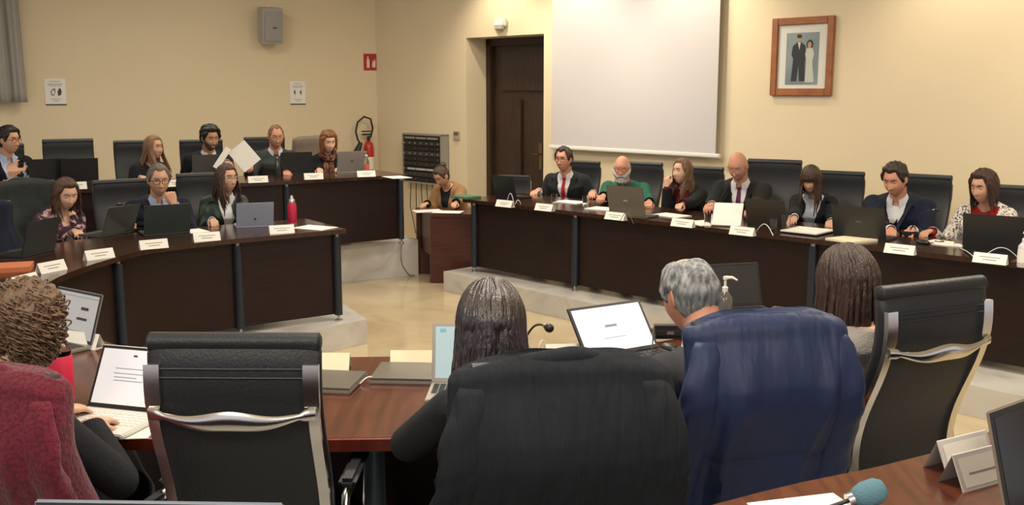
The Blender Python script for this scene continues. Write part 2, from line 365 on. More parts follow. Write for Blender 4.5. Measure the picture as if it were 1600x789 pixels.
# ------------------------------------------------------------------ chairs
def superring(c, u, v, a, b, n=24, e=2.6):
    r = []
    for q in range(n):
        t = 2 * PI * q / n; ct, s_ = math.cos(t), math.sin(t)
        r.append(V(c) + V(u) * (a * math.copysign(abs(ct) ** (2 / e), ct)) + V(v) * (b * math.copysign(abs(s_) ** (2 / e), s_)))
    return r
def backcurve(z):        # y of the back pad centre for height z (chair faces +y)
    t = (z - .44) / .74
    return -.235 - .035 * math.sin(t * PI * 1.0) - .10 * t * t + .035 * math.sin(t * PI * 2)
def make_chair(tall=False):
    H = 1.16; t = thing('office_chair', '', 'chair')
    mb = MB(); rings = []
    for k in range(22):
        z = .42 + (H - .42) * k / 21; y = backcurve(z); w = .245 - (.02 if z < .5 else 0) ; th = .028 + .012 * math.exp(-((z - .75) / .12) ** 2)
        if k in (0, 21): w -= .012; th *= .55
        rings.append(superring((0, y, z), (1, 0, 0), (0, 1, 0), w, th, 28, 5))
    mb.loft(rings); bk = mb.build('backrest', LEATH, t, smooth=50)
    mb = MB(); y = backcurve(H - .03); mb.tube([(-.244, y, H - .006), (-.238, y, H - .006), (.238, y, H - .006), (.244, y, H - .006)], [.018, .027, .027, .018], 14, flat=1); mb.build('top_roll', LEATH, bk)
    for z in (H - .075, H - .10, .80):
        mb = MB(); mb.tube([(-.20, backcurve(z) - .030, z), (0, backcurve(z) - .032, z), (.20, backcurve(z) - .030, z)], .0035, 6); mb.build('seam', LEATH, bk)
    for s_ in (-1, 1):                     # chrome side frames behind the pad edges
        mb = MB(); rings = []
        for k in range(20):
            z = .40 + (H - .46) * k / 19; y = backcurve(z) - .036; w = .022 if z > .96 else .0155; x = s_ * (.222 if z > .96 else .226)
            rings.append([V((x - w, y - .008, z)), V((x + w, y - .008, z)), V((x + w, y + .010, z)), V((x - w, y + .010, z))])
        mb.loft(rings); mb.build('side_frame', CHROME, t, smooth=30)
    mb = MB(); rings = []                   # wavy cross bar
    for k in range(33):
        x = -.235 + .47 * k / 32; a = k / 32; hgt = .008 + .020 * math.sin(PI * a) ** 2; z = .955 - .012 * math.sin(PI * a) ** 2 + .006 * math.cos(4 * PI * a); y = backcurve(.955) - .052 - .03 * math.sin(PI * a)
        if k < 3 or k > 29: hgt = .017
        rings.append([V((x, y + .008 * math.cos(q * PI / 4), z + hgt * math.sin(q * PI / 4))) for q in range(8)])
    mb.loft(rings); mb.build('back_bar', CHROME, t, smooth=50)
    mb = MB(); rings = []
    for k in range(15):
        y = -.22 + .48 * k / 14; z = .445 + .012 * math.cos(k / 14 * PI) - (.02 if k > 12 else 0); w = .245 - (.02 if k in (0, 14) else 0); rings.append(superring((0, y, z), (1, 0, 0), (0, 0, 1), w, .045 if 0 < k < 14 else .025, 24, 4.5))
    mb.loft(rings); mb.build('seat', LEATH, t, smooth=50)
    for s_ in (-1, 1):
        mb = MB(); x = s_ * .275
        path = [(x * .9, -.20, .42), (x, -.23, .50), (x, -.21, .64), (x, .14, .655), (x, .19, .60), (x, .14, .46), (x * .9, .10, .42)]
        mb.tube(path, .013, 8, flat=1.6); ar = mb.build('armrest', CHROME, t, smooth=60)
        mb = MB(); mb.box((x, -.03, .672), (.055, .33, .03), bev=.012); mb.build('arm_pad', LEATH, ar)
    mb = MB(); mb.cyl((0, 0, .12), (0, 0, .40), .028); mb.lathe([(.05, .09), (.06, .11), (.045, .17), (.03, .2)]); mb.box((0, 0, .395), (.2, .26, .03)); mb.build('gas_column', STEEL, t)
    for k in range(5):
        a = 2 * PI * k / 5 + .3; d = V((math.cos(a), math.sin(a), 0))
        mb = MB(); mb.tube([d * .03 + V((0, 0, .13)), d * .18 + V((0, 0, .115)), d * .31 + V((0, 0, .085))], [.028, .022, .016], 8, flat=.7); lg = mb.build('leg', CHROME, t)
        mb = MB(); s2 = V((-d.y, d.x, 0)); c = d * .31 + V((0, 0, .03))
        for q in (-1, 1): mb.cyl(c + s2 * q * .006, c + s2 * q * .024, .028, n=14)
        mb.cyl(c + V((0, 0, .0)), c + V((0, 0, .06)), .008, n=8); mb.build('caster', PLAST, lg)
    return t
CH = None
def chair(px, py, ztop_or_D, z0, yaw, label, group=None, D=None, xyp=None, H=1.16, sc=1):
    """yaw: direction faced, degrees (90 = away from the camera). px,py is the top of the back at its middle"""
    global CH
    rz = math.radians(yaw - 90)
    if xyp is None: p = at(px, py, z0 + H * sc); p.z = 0
    else: p = V((xyp[0], xyp[1], 0))
    f = V((math.cos(math.radians(yaw)), math.sin(math.radians(yaw)), 0)); p = p + f * .33 * sc      # top of back sits .33 behind the origin
    if CH is None: CH = make_chair(); c = CH; c.location = (p.x, p.y, z0); c.rotation_euler = (0, 0, rz); c['label'] = label; c.scale = (sc,) * 3
    else: c = copy_thing(CH, (p.x, p.y, z0), rz, label, scale=sc)
    c['group'] = group or 'black leather conference chairs'
    if 'scale' in c: del c['scale']
    return c
# ------------------------------------------------------------------ people: helpers
def remesh(vs, fs, vox, smooth=2):
    me = bpy.data.meshes.new('tmp'); me.from_pydata([tuple(v) for v in vs], [], fs)
    bm = bmesh.new(); bm.from_mesh(me); bmesh.ops.recalc_face_normals(bm, faces=bm.faces); bm.to_mesh(me); bm.free()
    o = bpy.data.objects.new('tmp', me); COL.objects.link(o)
    m = o.modifiers.new('r', 'REMESH'); m.mode = 'VOXEL'; m.voxel_size = vox
    if smooth: s = o.modifiers.new('s', 'SMOOTH'); s.factor = .5; s.iterations = smooth
    dg = bpy.context.evaluated_depsgraph_get(); e = o.evaluated_get(dg); r = e.to_mesh()
    n = len(r.vertices); co_ = np.empty(n * 3); r.vertices.foreach_get('co', co_); co_ = co_.reshape(-1, 3)
    k = len(r.polygons); lt = np.empty(k, int); r.polygons.foreach_get('loop_total', lt); ls = np.empty(k, int); r.polygons.foreach_get('loop_start', ls)
    li = np.empty(len(r.loops), int); r.loops.foreach_get('vertex_index', li)
    q = lt == 4; faces = np.stack([li[ls[q] + i] for i in range(4)], 1)
    e.to_mesh_clear(); bpy.data.objects.remove(o); bpy.data.meshes.remove(me)
    return co_, faces
def np_mesh(name, co_, faces, mats, parent, smooth=True, keep=None, mi=None):
    if keep is not None: faces = faces[keep]; mi = mi[keep] if mi is not None else None
    used = np.unique(faces); mp = np.full(len(co_), -1); mp[used] = np.arange(len(used))
    me = bpy.data.meshes.new(name); me.from_pydata(co_[used].tolist(), [], mp[faces].tolist())
    if not isinstance(mats, (list, tuple)): mats = [mats]
    for m in mats: me.materials.append(m)
    if mi is not None: me.polygons.foreach_set('material_index', mi.astype(int))
    me.polygons.foreach_set('use_smooth', [smooth] * len(me.polygons))
    o = bpy.data.objects.new(name, me); COL.objects.link(o)
    if parent: o.parent = parent
    return o
def cut(co_, faces, f):
    """keep where f<0, pull the rim onto f=0.  f: (n,3)->(n,)"""
    val = f(co_); inside = val < 0
    cnt = inside[faces].sum(1); keep = cnt >= 2
    rim = np.unique(faces[keep]); rim = rim[~inside[rim]]
    if len(rim):
        p = co_[rim].copy()
        for _ in range(3):
            v0 = f(p); g = np.stack([(f(p + np.eye(3)[i] * 1e-3) - v0) / 1e-3 for i in range(3)], 1)
            st = v0[:, None] * g / np.maximum((g * g).sum(1), .3)[:, None]; L = np.linalg.norm(st, axis=1, keepdims=True); st *= np.minimum(1, .012 / np.maximum(L, 1e-6)); p -= st
        co_ = co_.copy(); co_[rim] = p
    return co_, faces[keep]
G = lambda x, s: np.exp(-(x / s) ** 2)
def head_pts(d, off=0, female=False, jaw=1.0):
    """d (n,3) unit directions -> head surface, local x right, y face, z up, origin between the ears"""
    d = np.asarray(d, float); x, y, z = d[:, 0], d[:, 1], d[:, 2]
    px = x * .076; py = y * .097; pz = z * .118
    low = np.clip(-pz / .118, 0, 1)
    jw = (.34 if female else .26) * jaw
    px = px * (1 - jw * low ** 1.6)
    py = np.where(y > 0, py * (1 - .02 * low), py * (1 - .42 * low))
    py = py + .012 * low ** 2
    # square the face: fuller front, flatter cheeks
    fr = np.clip(y, 0, 1)
    px = px * (1 + .06 * G(pz + .02, .05) * fr)
    py = py - .010 * fr * G(px, .06) * G(pz - .01, .07)
    py = py + .008 * G(px, .05) * G(pz - .045, .02) * fr               # brow
    for s in (-1, 1):
        py = py - .013 * G(px - s * .031, .018) * G(pz - .012, .014) * fr   # sockets
        py = py + .006 * G(px - s * .040, .022) * G(pz + .028, .022) * fr   # cheeks
    nose = G(px, .011 + .004 * G(pz + .03, .015)) * fr * np.clip((.028 - pz) / .058, 0, 1) * (pz > -.042)
    py = py + .027 * nose * (1 if not female else .88)
    py = py + (.007 * G(pz + .058, .0065) + .0075 * G(pz + .071, .007)) * G(px, .024) * fr
    py = py - .004 * G(pz + .0645, .003) * G(px, .026) * fr
    py = py + .010 * G(px, .022) * G(pz + .100, .018) * fr               # chin
    p = np.stack([px, py, pz], 1)
    if np.any(off): p = p + d / np.linalg.norm(d / np.array([.076, .097, .118]), axis=1, keepdims=True) / np.array([.076, .097, .118]) * (off if np.isscalar(off) else np.asarray(off)[:, None])
    return p
def dirgrid(nu, nv):
    ph = np.linspace(0, 2 * PI, nu, endpoint=False); th = np.linspace(.02, PI - .02, nv)
    T_, P_ = np.meshgrid(th, ph, indexing='ij')
    d = np.stack([np.sin(T_) * np.sin(P_), np.sin(T_) * np.cos(P_), np.cos(T_)], -1).reshape(-1, 3)   # P=0 is the face, +x right
    f = [(i * nu + j, i * nu + (j + 1) % nu, (i + 1) * nu + (j + 1) % nu, (i + 1) * nu + j) for i in range(nv - 1) for j in range(nu)]
    return d, np.array(f)
def az_el(az, el):
    return np.array([math.cos(el) * math.sin(az), math.cos(el) * math.cos(az), math.sin(el)])
SKINS = {}
def skin(tone='mid'):
    c = {'light': (.66, .40, .28), 'mid': (.55, .31, .20), 'ruddy': (.60, .29, .19), 'tan': (.46, .25, .15)}[tone]
    return mat('skin_' + tone, c, .5, spec=.35, var=.07, vscale=18)
def hairm(name, col, rough=.38, bump=.6, spec=.5):
    return mat('hair_' + name, col, rough, spec=spec, bump=bump, bscale=220, var=.5, vscale=110, stretch=(1, 1, .12))
def cloth(name, col, rough=.85, bump=.3, bscale=500, var=.08, sheen=0.1): return mat('cloth_' + name, col, rough, spec=.2, bump=bump, bscale=bscale, var=var, vscale=5, sheen=sheen * .3)
# ------------------------------------------------------------------ hair
def hair_cap(hd, par, m, hairline=.075, thick=.008, recede=0, low=-.055, name='hair', bald=0, noise=.002, seed=0, temple=.0, lump=0):
    """a shell over the scalp; hairline = height of the front line, recede > 0 opens the temples, bald = radius of a bare crown"""
    d, f = dirgrid(96, 64); base = head_pts(d, 0)
    x, y, z = base.T; az = np.abs(np.arctan2(d[:, 0], d[:, 1]))           # 0 front .. pi back
    # lower limit of hair by azimuth
    front = hairline + recede * G(np.abs(x) - .042, .02)
    side = -.010 + temple; back = low
    t1 = np.clip((az - .75) / .45, 0, 1); t2 = np.clip((az - 1.45) / .5, 0, 1)
    lim = front * (1 - t1) + side * t1; lim = lim * (1 - t2) + back * t2
    lim = np.where((az > 1.35) & (az < 1.75), np.maximum(lim, .018), lim)   # around the ear
    m_ = (z - lim) / .018
    if bald:
        dd = np.linalg.norm(base - np.array([0, -.01, .115]), axis=1); m_ = np.minimum(m_, (dd - bald) / .02)
    rng = np.random.RandomState(seed); k = rng.randn(3, 3) * 60
    wob = np.sin(base @ k[0]) * np.sin(base @ k[1] + 1) + .6 * np.sin(az * 46 + z * 40)
    off = np.where(m_ > 0, thick * np.clip(m_, 0, 1) ** .6 + noise * wob * np.clip(m_, 0, 1), -.006)
    if lump: off = off + np.where(m_ > .2, lump * G(z - .08, .06) * (1 + .4 * wob), 0)
    P = head_pts(d, off)
    keep = (m_ > -.9)[f].any(1)
    P = hd.to_world(P)
    return np_mesh(name, P, f, m, par, keep=keep)
def lock_path(hd, az, el0, daz, length, off, wave=0, wf=30, out=0, rnd=random, fwd=0, scal=1.0):
    """down over the skull from elevation el0, then falls; returns world points"""
    pts = []; el = el0; tot = 0; dv = np.array(hd.down_local()); step = .012; ph = rnd.uniform(0, 6.28); a = az; prev = None; vel = None
    while tot < length:
        if el > -.15:
            t = (el0 - el); a = az + daz * min(1, t / .9)
            p = head_pts(np.array([az_el(a, el)]), off)[0]
            if prev is not None: vel = (p - prev)
            el -= step / .105
        else:
            if vel is None: vel = dv * step
            vel = vel * .72 + dv * step * .28; vn = np.linalg.norm(vel); vel = vel / vn * step
            p = prev + vel
            o = np.array([math.sin(a), math.cos(a), 0]); p = p + o * out * step
            s = 1 if math.cos(a) > 0 else -1
            if fwd and tot > .14: p = p + np.array([0, s * fwd * step, 0])
        prev = p; w_ = wave * min(1, tot / .15)
        tan = np.array([math.cos(a), -math.sin(a), 0]); pts.append(p + tan * w_ * math.sin(tot * wf + ph) + np.array([math.sin(a), math.cos(a), 0]) * w_ * .6 * math.cos(tot * wf * .9 + ph))
        tot += step
    return hd.to_world(np.array(pts) * 1.0)
def long_hair(hd, par, m, n=110, length=.34, wave=.006, wf=26, part=.0, azmin=.62, r=.011, off=.012, fringe=0, out=0, seed=1, back_len=None, name='hair', vary=.12, fwd=.35, curl=0, flat=.5):
    rnd = random.Random(seed); mb = MB()
    for i in range(n):
        u = rnd.uniform(-1, 1); s = 1 if u > 0 else -1
        az = s * (azmin + (PI - azmin) * abs(u))
        L = (length if abs(az) < 1.9 else (back_len or length)) * rnd.uniform(1 - vary, 1 + vary * .3)
        start = az if abs(az) > 1.4 else s * 1.2 * .55 + az * .45
        el0 = rnd.uniform(.95, 1.45) if rnd.random() < .75 else rnd.uniform(.2, .9)
        o = off * rnd.uniform(.55, 1.15)
        P = lock_path(hd, az, el0, rnd.uniform(-.12, .12), L, o, wave, wf * rnd.uniform(.8, 1.2), out, rnd, fwd)
        k = len(P); rr = [r * rnd.uniform(.8, 1.2) * (1 - .75 * max(0, (j / k - .62) / .38) ** 1.5) * (.35 + .65 * min(1, j / 4)) for j in range(k)]
        rr = [q * 1.0 for q in rr]
        mb.tube(P, rr, 7, flat=flat, up=tuple(hd.R @ V((math.cos(az), -math.sin(az), 0))))
    if fringe:
        for i in range(26):
            az = -.8 + 1.6 * (i + .5) / 26; P = lock_path(hd, az, 1.2, (.12 if fringe == 2 else .02) * (1 if az > 0 else -1), .115 if abs(az) < .5 else .15, off * .9, .002, 30, 0, rnd, 0)
            mb.tube(P, [r * .8 * (1 - .6 * j / len(P)) for j in range(len(P))], 7, flat=.5, up=tuple(hd.R @ V((math.cos(az), -math.sin(az), 0))))
    o = mb.build(name, m, par, smooth=80); return o
def swept_front(hd, mb, rnd, r, part, off):
    for i in range(22):
        t = i / 21; az0 = part
        for s in (-1, 1):
            pts = []
            for j in range(14):
                u = j / 13; az = part * .5 + s * (.05 + u * (1.25 + .3 * t)); el = 1.25 - .1 * t - u * (1.15 - .55 * (1 - t)) - (.0)
                el = min(el, 1.3); p = head_pts(np.array([az_el(az, max(el, .10 + .35 * (1 - u)))]), off)[0]; pts.append(p)
            mb.tube(hd.to_world(np.array(pts)), [r] * 14, 7, flat=.5)
# ------------------------------------------------------------------ head with features
class Head:
    def __init__(s, c, yaw, pitch=0, roll=0, scale=1.0, female=False):
        s.c = V(c); s.R = Matrix.Rotation(math.radians(yaw - 90), 3, 'Z') @ Matrix.Rotation(math.radians(-pitch), 3, 'X') @ Matrix.Rotation(math.radians(roll), 3, 'Y'); s.k = scale; s.female = female
    def to_world(s, P):
        R = np.array(s.R); return (np.asarray(P) * s.k) @ R.T + np.array(s.c)
    def w(s, p): return V(s.to_world(np.array([p]))[0])
    def down_local(s): return s.R.transposed() @ V((0, 0, -1))
    def raw(s, mb):
        d, f = dirgrid(72, 56); P = s.to_world(head_pts(d, 0, s.female)); mb.add(P.tolist(), f.tolist() + [tuple(range(71, -1, -1)), tuple(range(55 * 72, 56 * 72))])
        for sd in (-1, 1):
            R = s.R @ Matrix.Rotation(sd * .35, 3, 'Z')
            mb.ball(s.w((sd * .077, -.006, -.004)), (.006 * s.k, .017 * s.k, .030 * s.k), 14, 10, R)
    def features(s, par, skinm, brow, lips=(.42, .16, .13), down=False, glasses=None, mouth_w=.024, beard=None):
        def surf(x, z, off=0):      # front surface by search on direction
            y = 1.0; best = None
            dx, dz = x / .076, z / .118
            low = max(0, -z / .118); dx /= (1 - (.34 if s.female else .26) * low ** 1.6)
            yy = math.sqrt(max(.05, 1 - dx * dx - dz * dz)); n = math.sqrt(dx * dx + dz * dz + yy * yy)
            p = head_pts(np.array([[dx / n, yy / n, dz / n]]), 0, s.female)[0]; return (x, p[1] + off, z)
        for sd in (-1, 1):
            ex, ez = sd * .031, .010; ey = surf(ex, ez)[1] - .0065
            mb = MB(); c = s.w((ex, ey, ez)); mb.ball(c, .0118 * s.k, 16, 12)
            mb.mi = 1; mb.ball(s.w((ex, ey + .0075, ez - (.004 if down else 0))), .0062 * s.k, 12, 8)
            eo = mb.build('eye', [mat('eye_white', (.62, .58, .54), .3), mat('eye_iris', (.035, .02, .012), .2)], par, smooth=80)
            mb = MB(); rings = []                                # lid: part of a sphere over the eye
            lo = -.15 if down else .42
            for j in range(7):
                el = 1.45 - (1.45 - lo) * j / 6; rr = .0133
                rings.append([s.w((ex + rr * math.cos(el) * math.sin(a), ey + rr * math.cos(el) * math.cos(a) * 1.0, ez + rr * math.sin(el))) for a in [(-1.35 + 2.7 * q / 10) for q in range(11)]])
            vs = [p for r_ in rings for p in r_]; mb.add(vs, [(i * 11 + q, i * 11 + q + 1, (i + 1) * 11 + q + 1, (i + 1) * 11 + q) for i in range(6) for q in range(10)])
            mb.mi = 1; mb.tube(rings[-1], .0011 * s.k, 5)
            mb.build('eyelid', [skinm, mat('lash', (.015, .01, .008), .6)], par, smooth=80)
            mb = MB(); pts = [s.w(surf(sd * (.014 + .034 * t), .030 + .006 * math.sin(PI * t * .8 + .2), .0015)) for t in [q / 8 for q in range(9)]]
            mb.tube(pts, [.0022, .0034, .0036, .0036, .0034, .003, .0026, .002, .001], 7); mb.build('eyebrow', brow, par, smooth=80)
        if lips:
            lm = mat('lips_%02d%02d' % (int(lips[0] * 99), int(lips[1] * 99)), lips, .4); mb = MB()
            for z0, cz, r_ in ((-.0595, .003, .0032), (-.0695, -.003, .0040)):
                pts = [s.w(surf(mouth_w * t, z0 + (0 if abs(t) < .6 else 0) - cz * (t * t) * 1.2, -.0005 - .002 * t * t)) for t in [q / 6 - 1 for q in range(13)]]
                mb.tube(pts, [r_ * max(.15, 1 - t * t) * s.k for t in [q / 6 - 1 for q in range(13)]], 8)
            mb.build('lips', lm, par, smooth=80)
        if glasses:
            t = MB(); fm = mat('glasses_' + glasses, {'dark': (.03, .02, .02), 'red': (.25, .04, .03), 'silver': (.35, .33, .3)}[glasses], .3, .2)
            yf = surf(0, .012)[1] + .004
            for sd in (-1, 1):
                c = (sd * .032, yf, .008); pts = []
                for q in range(20):
                    a = 2 * PI * q / 20; ca, sa = math.cos(a), math.sin(a)
                    pts.append(s.w((c[0] + .024 * math.copysign(abs(ca) ** .7, ca), yf - .010 * (abs(c[0] + .024 * ca) / .056) ** 2, c[2] + .0165 * math.copysign(abs(sa) ** .7, sa))))
                t.tube(pts, .0021 * s.k, 6, close=True)
                t.tube([s.w((sd * .056, yf - .010, .012)), s.w((sd * .072, yf - .05, .012)), s.w((sd * .078, .0, .010)), s.w((sd * .078, -.014, -.004))], .0018 * s.k, 6)
            t.tube([s.w((-.009, yf, .014)), s.w((0, yf + .002, .016)), s.w((.009, yf, .014))], .0018 * s.k, 6)
            g = t.build('glasses', fm, par, smooth=80)
        if beard:
            bm_, bth, full = beard
            d, f = dirgrid(96, 64); base = head_pts(d, 0, s.female); x, y, z = base.T; az = np.abs(np.arctan2(d[:, 0], d[:, 1]))
            top = np.where(az < .5, -.046, -.046 + .05 * np.clip((az - .5) / .7, 0, 1)); lip = (np.abs(x) < .021) & (np.abs(z + .066) < .008)
            m_ = np.minimum((top - z) / .012, (1.42 - az) / .15); m_ = np.where(lip, -1, m_)
            wob = np.sin(x * 900) * np.sin(z * 700) + np.sin(x * 400 + z * 500)
            off = np.where(m_ > 0, bth * np.clip(m_, 0, 1) ** .6 + bth * .14 * wob, -.004); off = off + np.where((m_ > 0) & (z < -.085), full, 0)
            np_mesh('beard', s.to_world(head_pts(d, off, s.female)), f, bm_, par, keep=(m_ > -.5)[f].any(1))
# ------------------------------------------------------------------ body
def ring3(c, u, v, a, b, n=20, e=2.4): return superring(c, u, v, a, b, n, e)
def ik(S, Tg, l1, l2, pole):
    d = Tg - S; L = min(d.length, (l1 + l2) * .995); d.normalize()
    x = (l1 * l1 - l2 * l2 + L * L) / (2 * L); h = math.sqrt(max(0, l1 * l1 - x * x))
    pl = (V(pole) - d * V(pole).dot(d)).normalized(); return S + d * x + pl * h, S + d * L
def hand(mb, W, dirv, palmn, side, k=1.0, curl=.5, spread=1.0):
    """W wrist, dirv pointing along the hand, palmn the palm's outward (down) normal; side=+1 right hand"""
    d = V(dirv).normalized(); n = (V(palmn) - d * V(palmn).dot(d)).normalized(); x = d.cross(n) * side      # x towards the little finger... thumb is at -x
    P = lambda a, b, c: W + (x * a + d * b + n * c) * k
    rings = []
    for b, a_, c_ in ((-.01, .024, .019), (.02, .028, .017), (.05, .038, .015), (.08, .041, .013), (.092, .036, .011)): rings.append(ring3(P(0, b, 0), x, n, a_ * k, c_ * k, 14, 2.6))
    mb.loft(rings)
    for i, (a, L, r_) in enumerate(((-.029, .074, .0088), (-.0095, .082, .009), (.0105, .076, .0086), (.029, .060, .0078))):
        c = curl * (1 + .12 * i); p = P(a, .080, 0); pts = [P(a * .9, .060, 0), p]; an = .25 * c; dd = V((0, 0, 0))
        for seg, fr in enumerate((.46, .30, .24)):
            an += c * (.35, .8, .55)[seg]; q = (d * math.cos(an) + n * math.sin(an)) + x * (a * 2.2 * spread)
            p = p + q.normalized() * L * fr * k; pts.append(p)
        mb.tube(pts, [r_ * k, r_ * k * 1.05, r_ * k, r_ * .92 * k, r_ * .78 * k], 9)
        mb.ball(p, r_ * .78 * k, 8, 6)
    t0 = P(-.022, .022, .006); t1 = P(-.046, .050, .016 + .01 * curl); t2 = P(-.054 + .012 * curl, .078, .022 + .016 * curl); t3 = P(-.050 + .02 * curl, .100, .026 + .022 * curl)
    mb.tube([t0, t1, t2, t3], [.014 * k, .0115 * k, .0098 * k, .0078 * k], 9); mb.ball(t3, .0078 * k, 8, 6)
PN = [0]
def person(label, hp, z0, face, body=None, pitch=15, roll=0, female=False, hands=None, lean=.12, tone='mid', k=1.0, hair=None, top=None, glasses=None, beard=None, brow=None, down=True, lips=None,
           seat=.47, name='person', vox=.0055, group=None, hcurl=.55, elbow=None, legs=True, shrug=0, hipoff=None, bulk=1.0, handdir=None, trousers=None, neckf=.02):
    """hp: head centre in the world; face/body: yaw the head / chest looks to (90 = away from camera, 270 = towards it)"""
    body = face if body is None else body
    b = V((math.cos(math.radians(body)), math.sin(math.radians(body)), 0)); r = V((b.y, -b.x, 0)); up = V((0, 0, 1))
    hd = Head(hp, face, pitch, roll, k, female)
    hb = V((math.cos(math.radians(face)), math.sin(math.radians(face)), 0))
    HP = V(hp)
    pr = math.radians(max(pitch, 0)) * .8; NB = HP - up * .148 * k * math.cos(pr) - b * (.030 + neckf + .12 * math.sin(pr)) * k - hb * .015            # base of the neck
    hipz = z0 + seat + .09
    HIP = V((NB.x, NB.y, hipz)) - b * lean
    if hipoff: HIP = HIP + V(hipoff)
    base = V((HIP.x, HIP.y, z0))
    root = thing(name, label, 'person', base, 0, group)
    sp = (NB - HIP); spn = sp.normalized(); fwd = (b - spn * b.dot(spn)).normalized()
    TL = sp.length
    W = (.175 if female else .205) * k * bulk; 
    def torso(mb, g, hem=0, top=1.0, chest=1.0, sw=0):
        prof = [(-.10, .155, .115), (.0, .17, .125), (.12, .165, .12), (.28, .145 if female else .158, .105), (.45, .152 if female else .168, .112), (.62, .162 if female else .178, .118), (.74, .168 if female else .190, .112), (.83, .168 if female else .192, .098), (.90, .148 if female else .170, .082), (.955, .108 if female else .122, .068), (1.0, .072, .060), (1.04, .056, .054)]
        if hem: prof = [(q, a * (1 + (.10 if q < .15 else 0)), c * (1 + (.12 if q < .15 else 0))) for q, a, c in prof]
        rings = []
        for q, a, c in prof:
            if q > top: continue
            bust = (.016 if female else .004) * math.exp(-((q - .66) / .10) ** 2)
            cc = HIP + spn * TL * q + fwd * (bust + .012 * math.sin(PI * q)) - fwd * .02 * (q > .8)
            rings.append(ring3(cc, r, fwd, (a * k * bulk + g + sw), (c * k * bulk + g + bust), 28, 2.5))
        mb.loft(rings)
    SH = {}
    S = {}; E = {}; Wr = {}; HD_ = {}
    hands = hands or {}
    for sd in (1, -1):
        S[sd] = NB + r * sd * (W - .030 * k) - spn * (.085 - shrug) * k - fwd * .012
        tg = hands.get(sd)
        if tg is None: tg = HIP + b * .36 + r * sd * .16 + up * .10; 
        tg = V(tg); hdv = V(handdir[sd]) if handdir and sd in handdir else None
        l1, l2 = .29 * k, .255 * k
        pole = (elbow or {}).get(sd, -up * 1.0 + r * sd * .28 - b * .25)
        if hdv is None:
            wt = tg - (tg - S[sd]).normalized() * .06
            hdv = ((tg - S[sd]) * .5 + b * .3); hdv.z *= .25; hdv.normalize(); wt = tg - hdv * .085 * k; wt.z = tg.z + .02
        else: hdv.normalize(); wt = tg - hdv * .085 * k
        E[sd], Wr[sd] = ik(S[sd], wt, l1, l2, pole); HD_[sd] = hdv
    def arm(mb, sd, g, full=True, cut_=0, n=16):
        s, e, w_ = S[sd], E[sd], Wr[sd]; mb.ball(s, (.052 if female else .060) * k * bulk + g, 16, 12)
        ra = [(.052 if female else .06), (.046 if female else .053), (.040 if female else .045)]; rb = [.041 if female else .045, .038 if female else .043, .026 if female else .029]
        w2 = w_ - (w_ - e).normalized() * cut_
        mb.tube([s, s.lerp(e, .5), e], [q * k * bulk + g for q in ra], n); mb.ball(e, ra[2] * k * bulk * 1.0 + g, 14, 10)
        mb.tube([e, e.lerp(w2, .35), w2], [rb[0] * k * bulk + g, rb[1] * k * bulk + g, rb[2] * k + g * 1.1], n)
    knees = {}; feet = {}
    for sd in (1, -1):
        hj = HIP + r * sd * .09 * k - up * .0; kn = V((hj.x, hj.y, z0 + seat + .045)) + b * .42 * k + r * sd * .05; ft = V((kn.x, kn.y, z0 + .09)) + b * (.05 if sd > 0 else -.06)
        knees[sd] = (hj, kn, ft)
    # body: one continuous surface
    mb = MB(); hd.raw(mb); torso(mb, -.004)
    nb = NB - up * .02; nt = hd.w((0, -.030, -.055)); nr = .050 if female else .060
    mb.tube([nb - up * .04 - fwd * .012, nb - fwd * .006, nb.lerp(nt, .5), nt, hd.w((0, -.022, 0))], [nr * 1.08 * k, nr * 1.05 * k, nr * .98 * k, nr * .96 * k, nr * .9 * k], 18)
    for sd in (1, -1):
        arm(mb, sd, -.004)
        hv = HD_[sd]; pn = V((0, 0, -1)) if handdir is None or sd not in (handdir or {}) else V(handdir.get(('n', sd), (-b.x * .3, -b.y * .3, -.2)))
        hand(mb, Wr[sd], hv, pn, sd, k * (.92 if female else 1.0), hcurl)
        if legs:
            hj, kn, ft = knees[sd]
            mb.tube([hj, hj.lerp(kn, .5), kn], [.085 * k, .072 * k, .056 * k], 16); mb.ball(kn, .056 * k, 14, 10); mb.tube([kn, kn.lerp(ft, .35), ft], [.052 * k, .053 * k, .036 * k], 14)
            mb.tube([ft, ft - up * .04 + b * .03, ft - up * .06 + b * .16], [.036 * k, .038 * k, .022 * k], 12)
    co_, fa = remesh(mb.v, mb.f, vox, 2)
    sk = skin(tone)
    loc = lambda c: c
    bo = np_mesh('body', loc(co_), fa, sk, root)
    hd.features(root, sk, brow, lips or ((.40, .12, .10) if female else (.42, .19, .15)), down, glasses, beard=beard)
    # frames for clothing cuts
    NBn, rn, sn, fn = map(np.array, (NB, r, spn, fwd))
    def frame(P): 
        q = P - NBn; return q @ rn, q @ fn, q @ sn
    segs = [(np.array(S[sd]), np.array(E[sd])) for sd in (1, -1)] + [(np.array(E[sd]), np.array(Wr[sd])) for sd in (1, -1)]
    def armdist(P):
        best = np.full(len(P), 9.)
        for a, c in segs:
            ab = c - a; t = np.clip(((P - a) @ ab) / (ab @ ab), 0, 1); best = np.minimum(best, np.linalg.norm(P - a - t[:, None] * ab, axis=1))
        return best
    def wristf(P, back):
        f = np.full(len(P), -1.)
        for sd in (1, -1):
            w_, e = np.array(Wr[sd]), np.array(E[sd]); dv = (w_ - e) / np.linalg.norm(w_ - e); q = P - w_; al = q @ dv; rad = np.linalg.norm(q - al[:, None] * dv, axis=1)
            f = np.maximum(f, np.where(rad < .075, al + back, -1.))
        return f
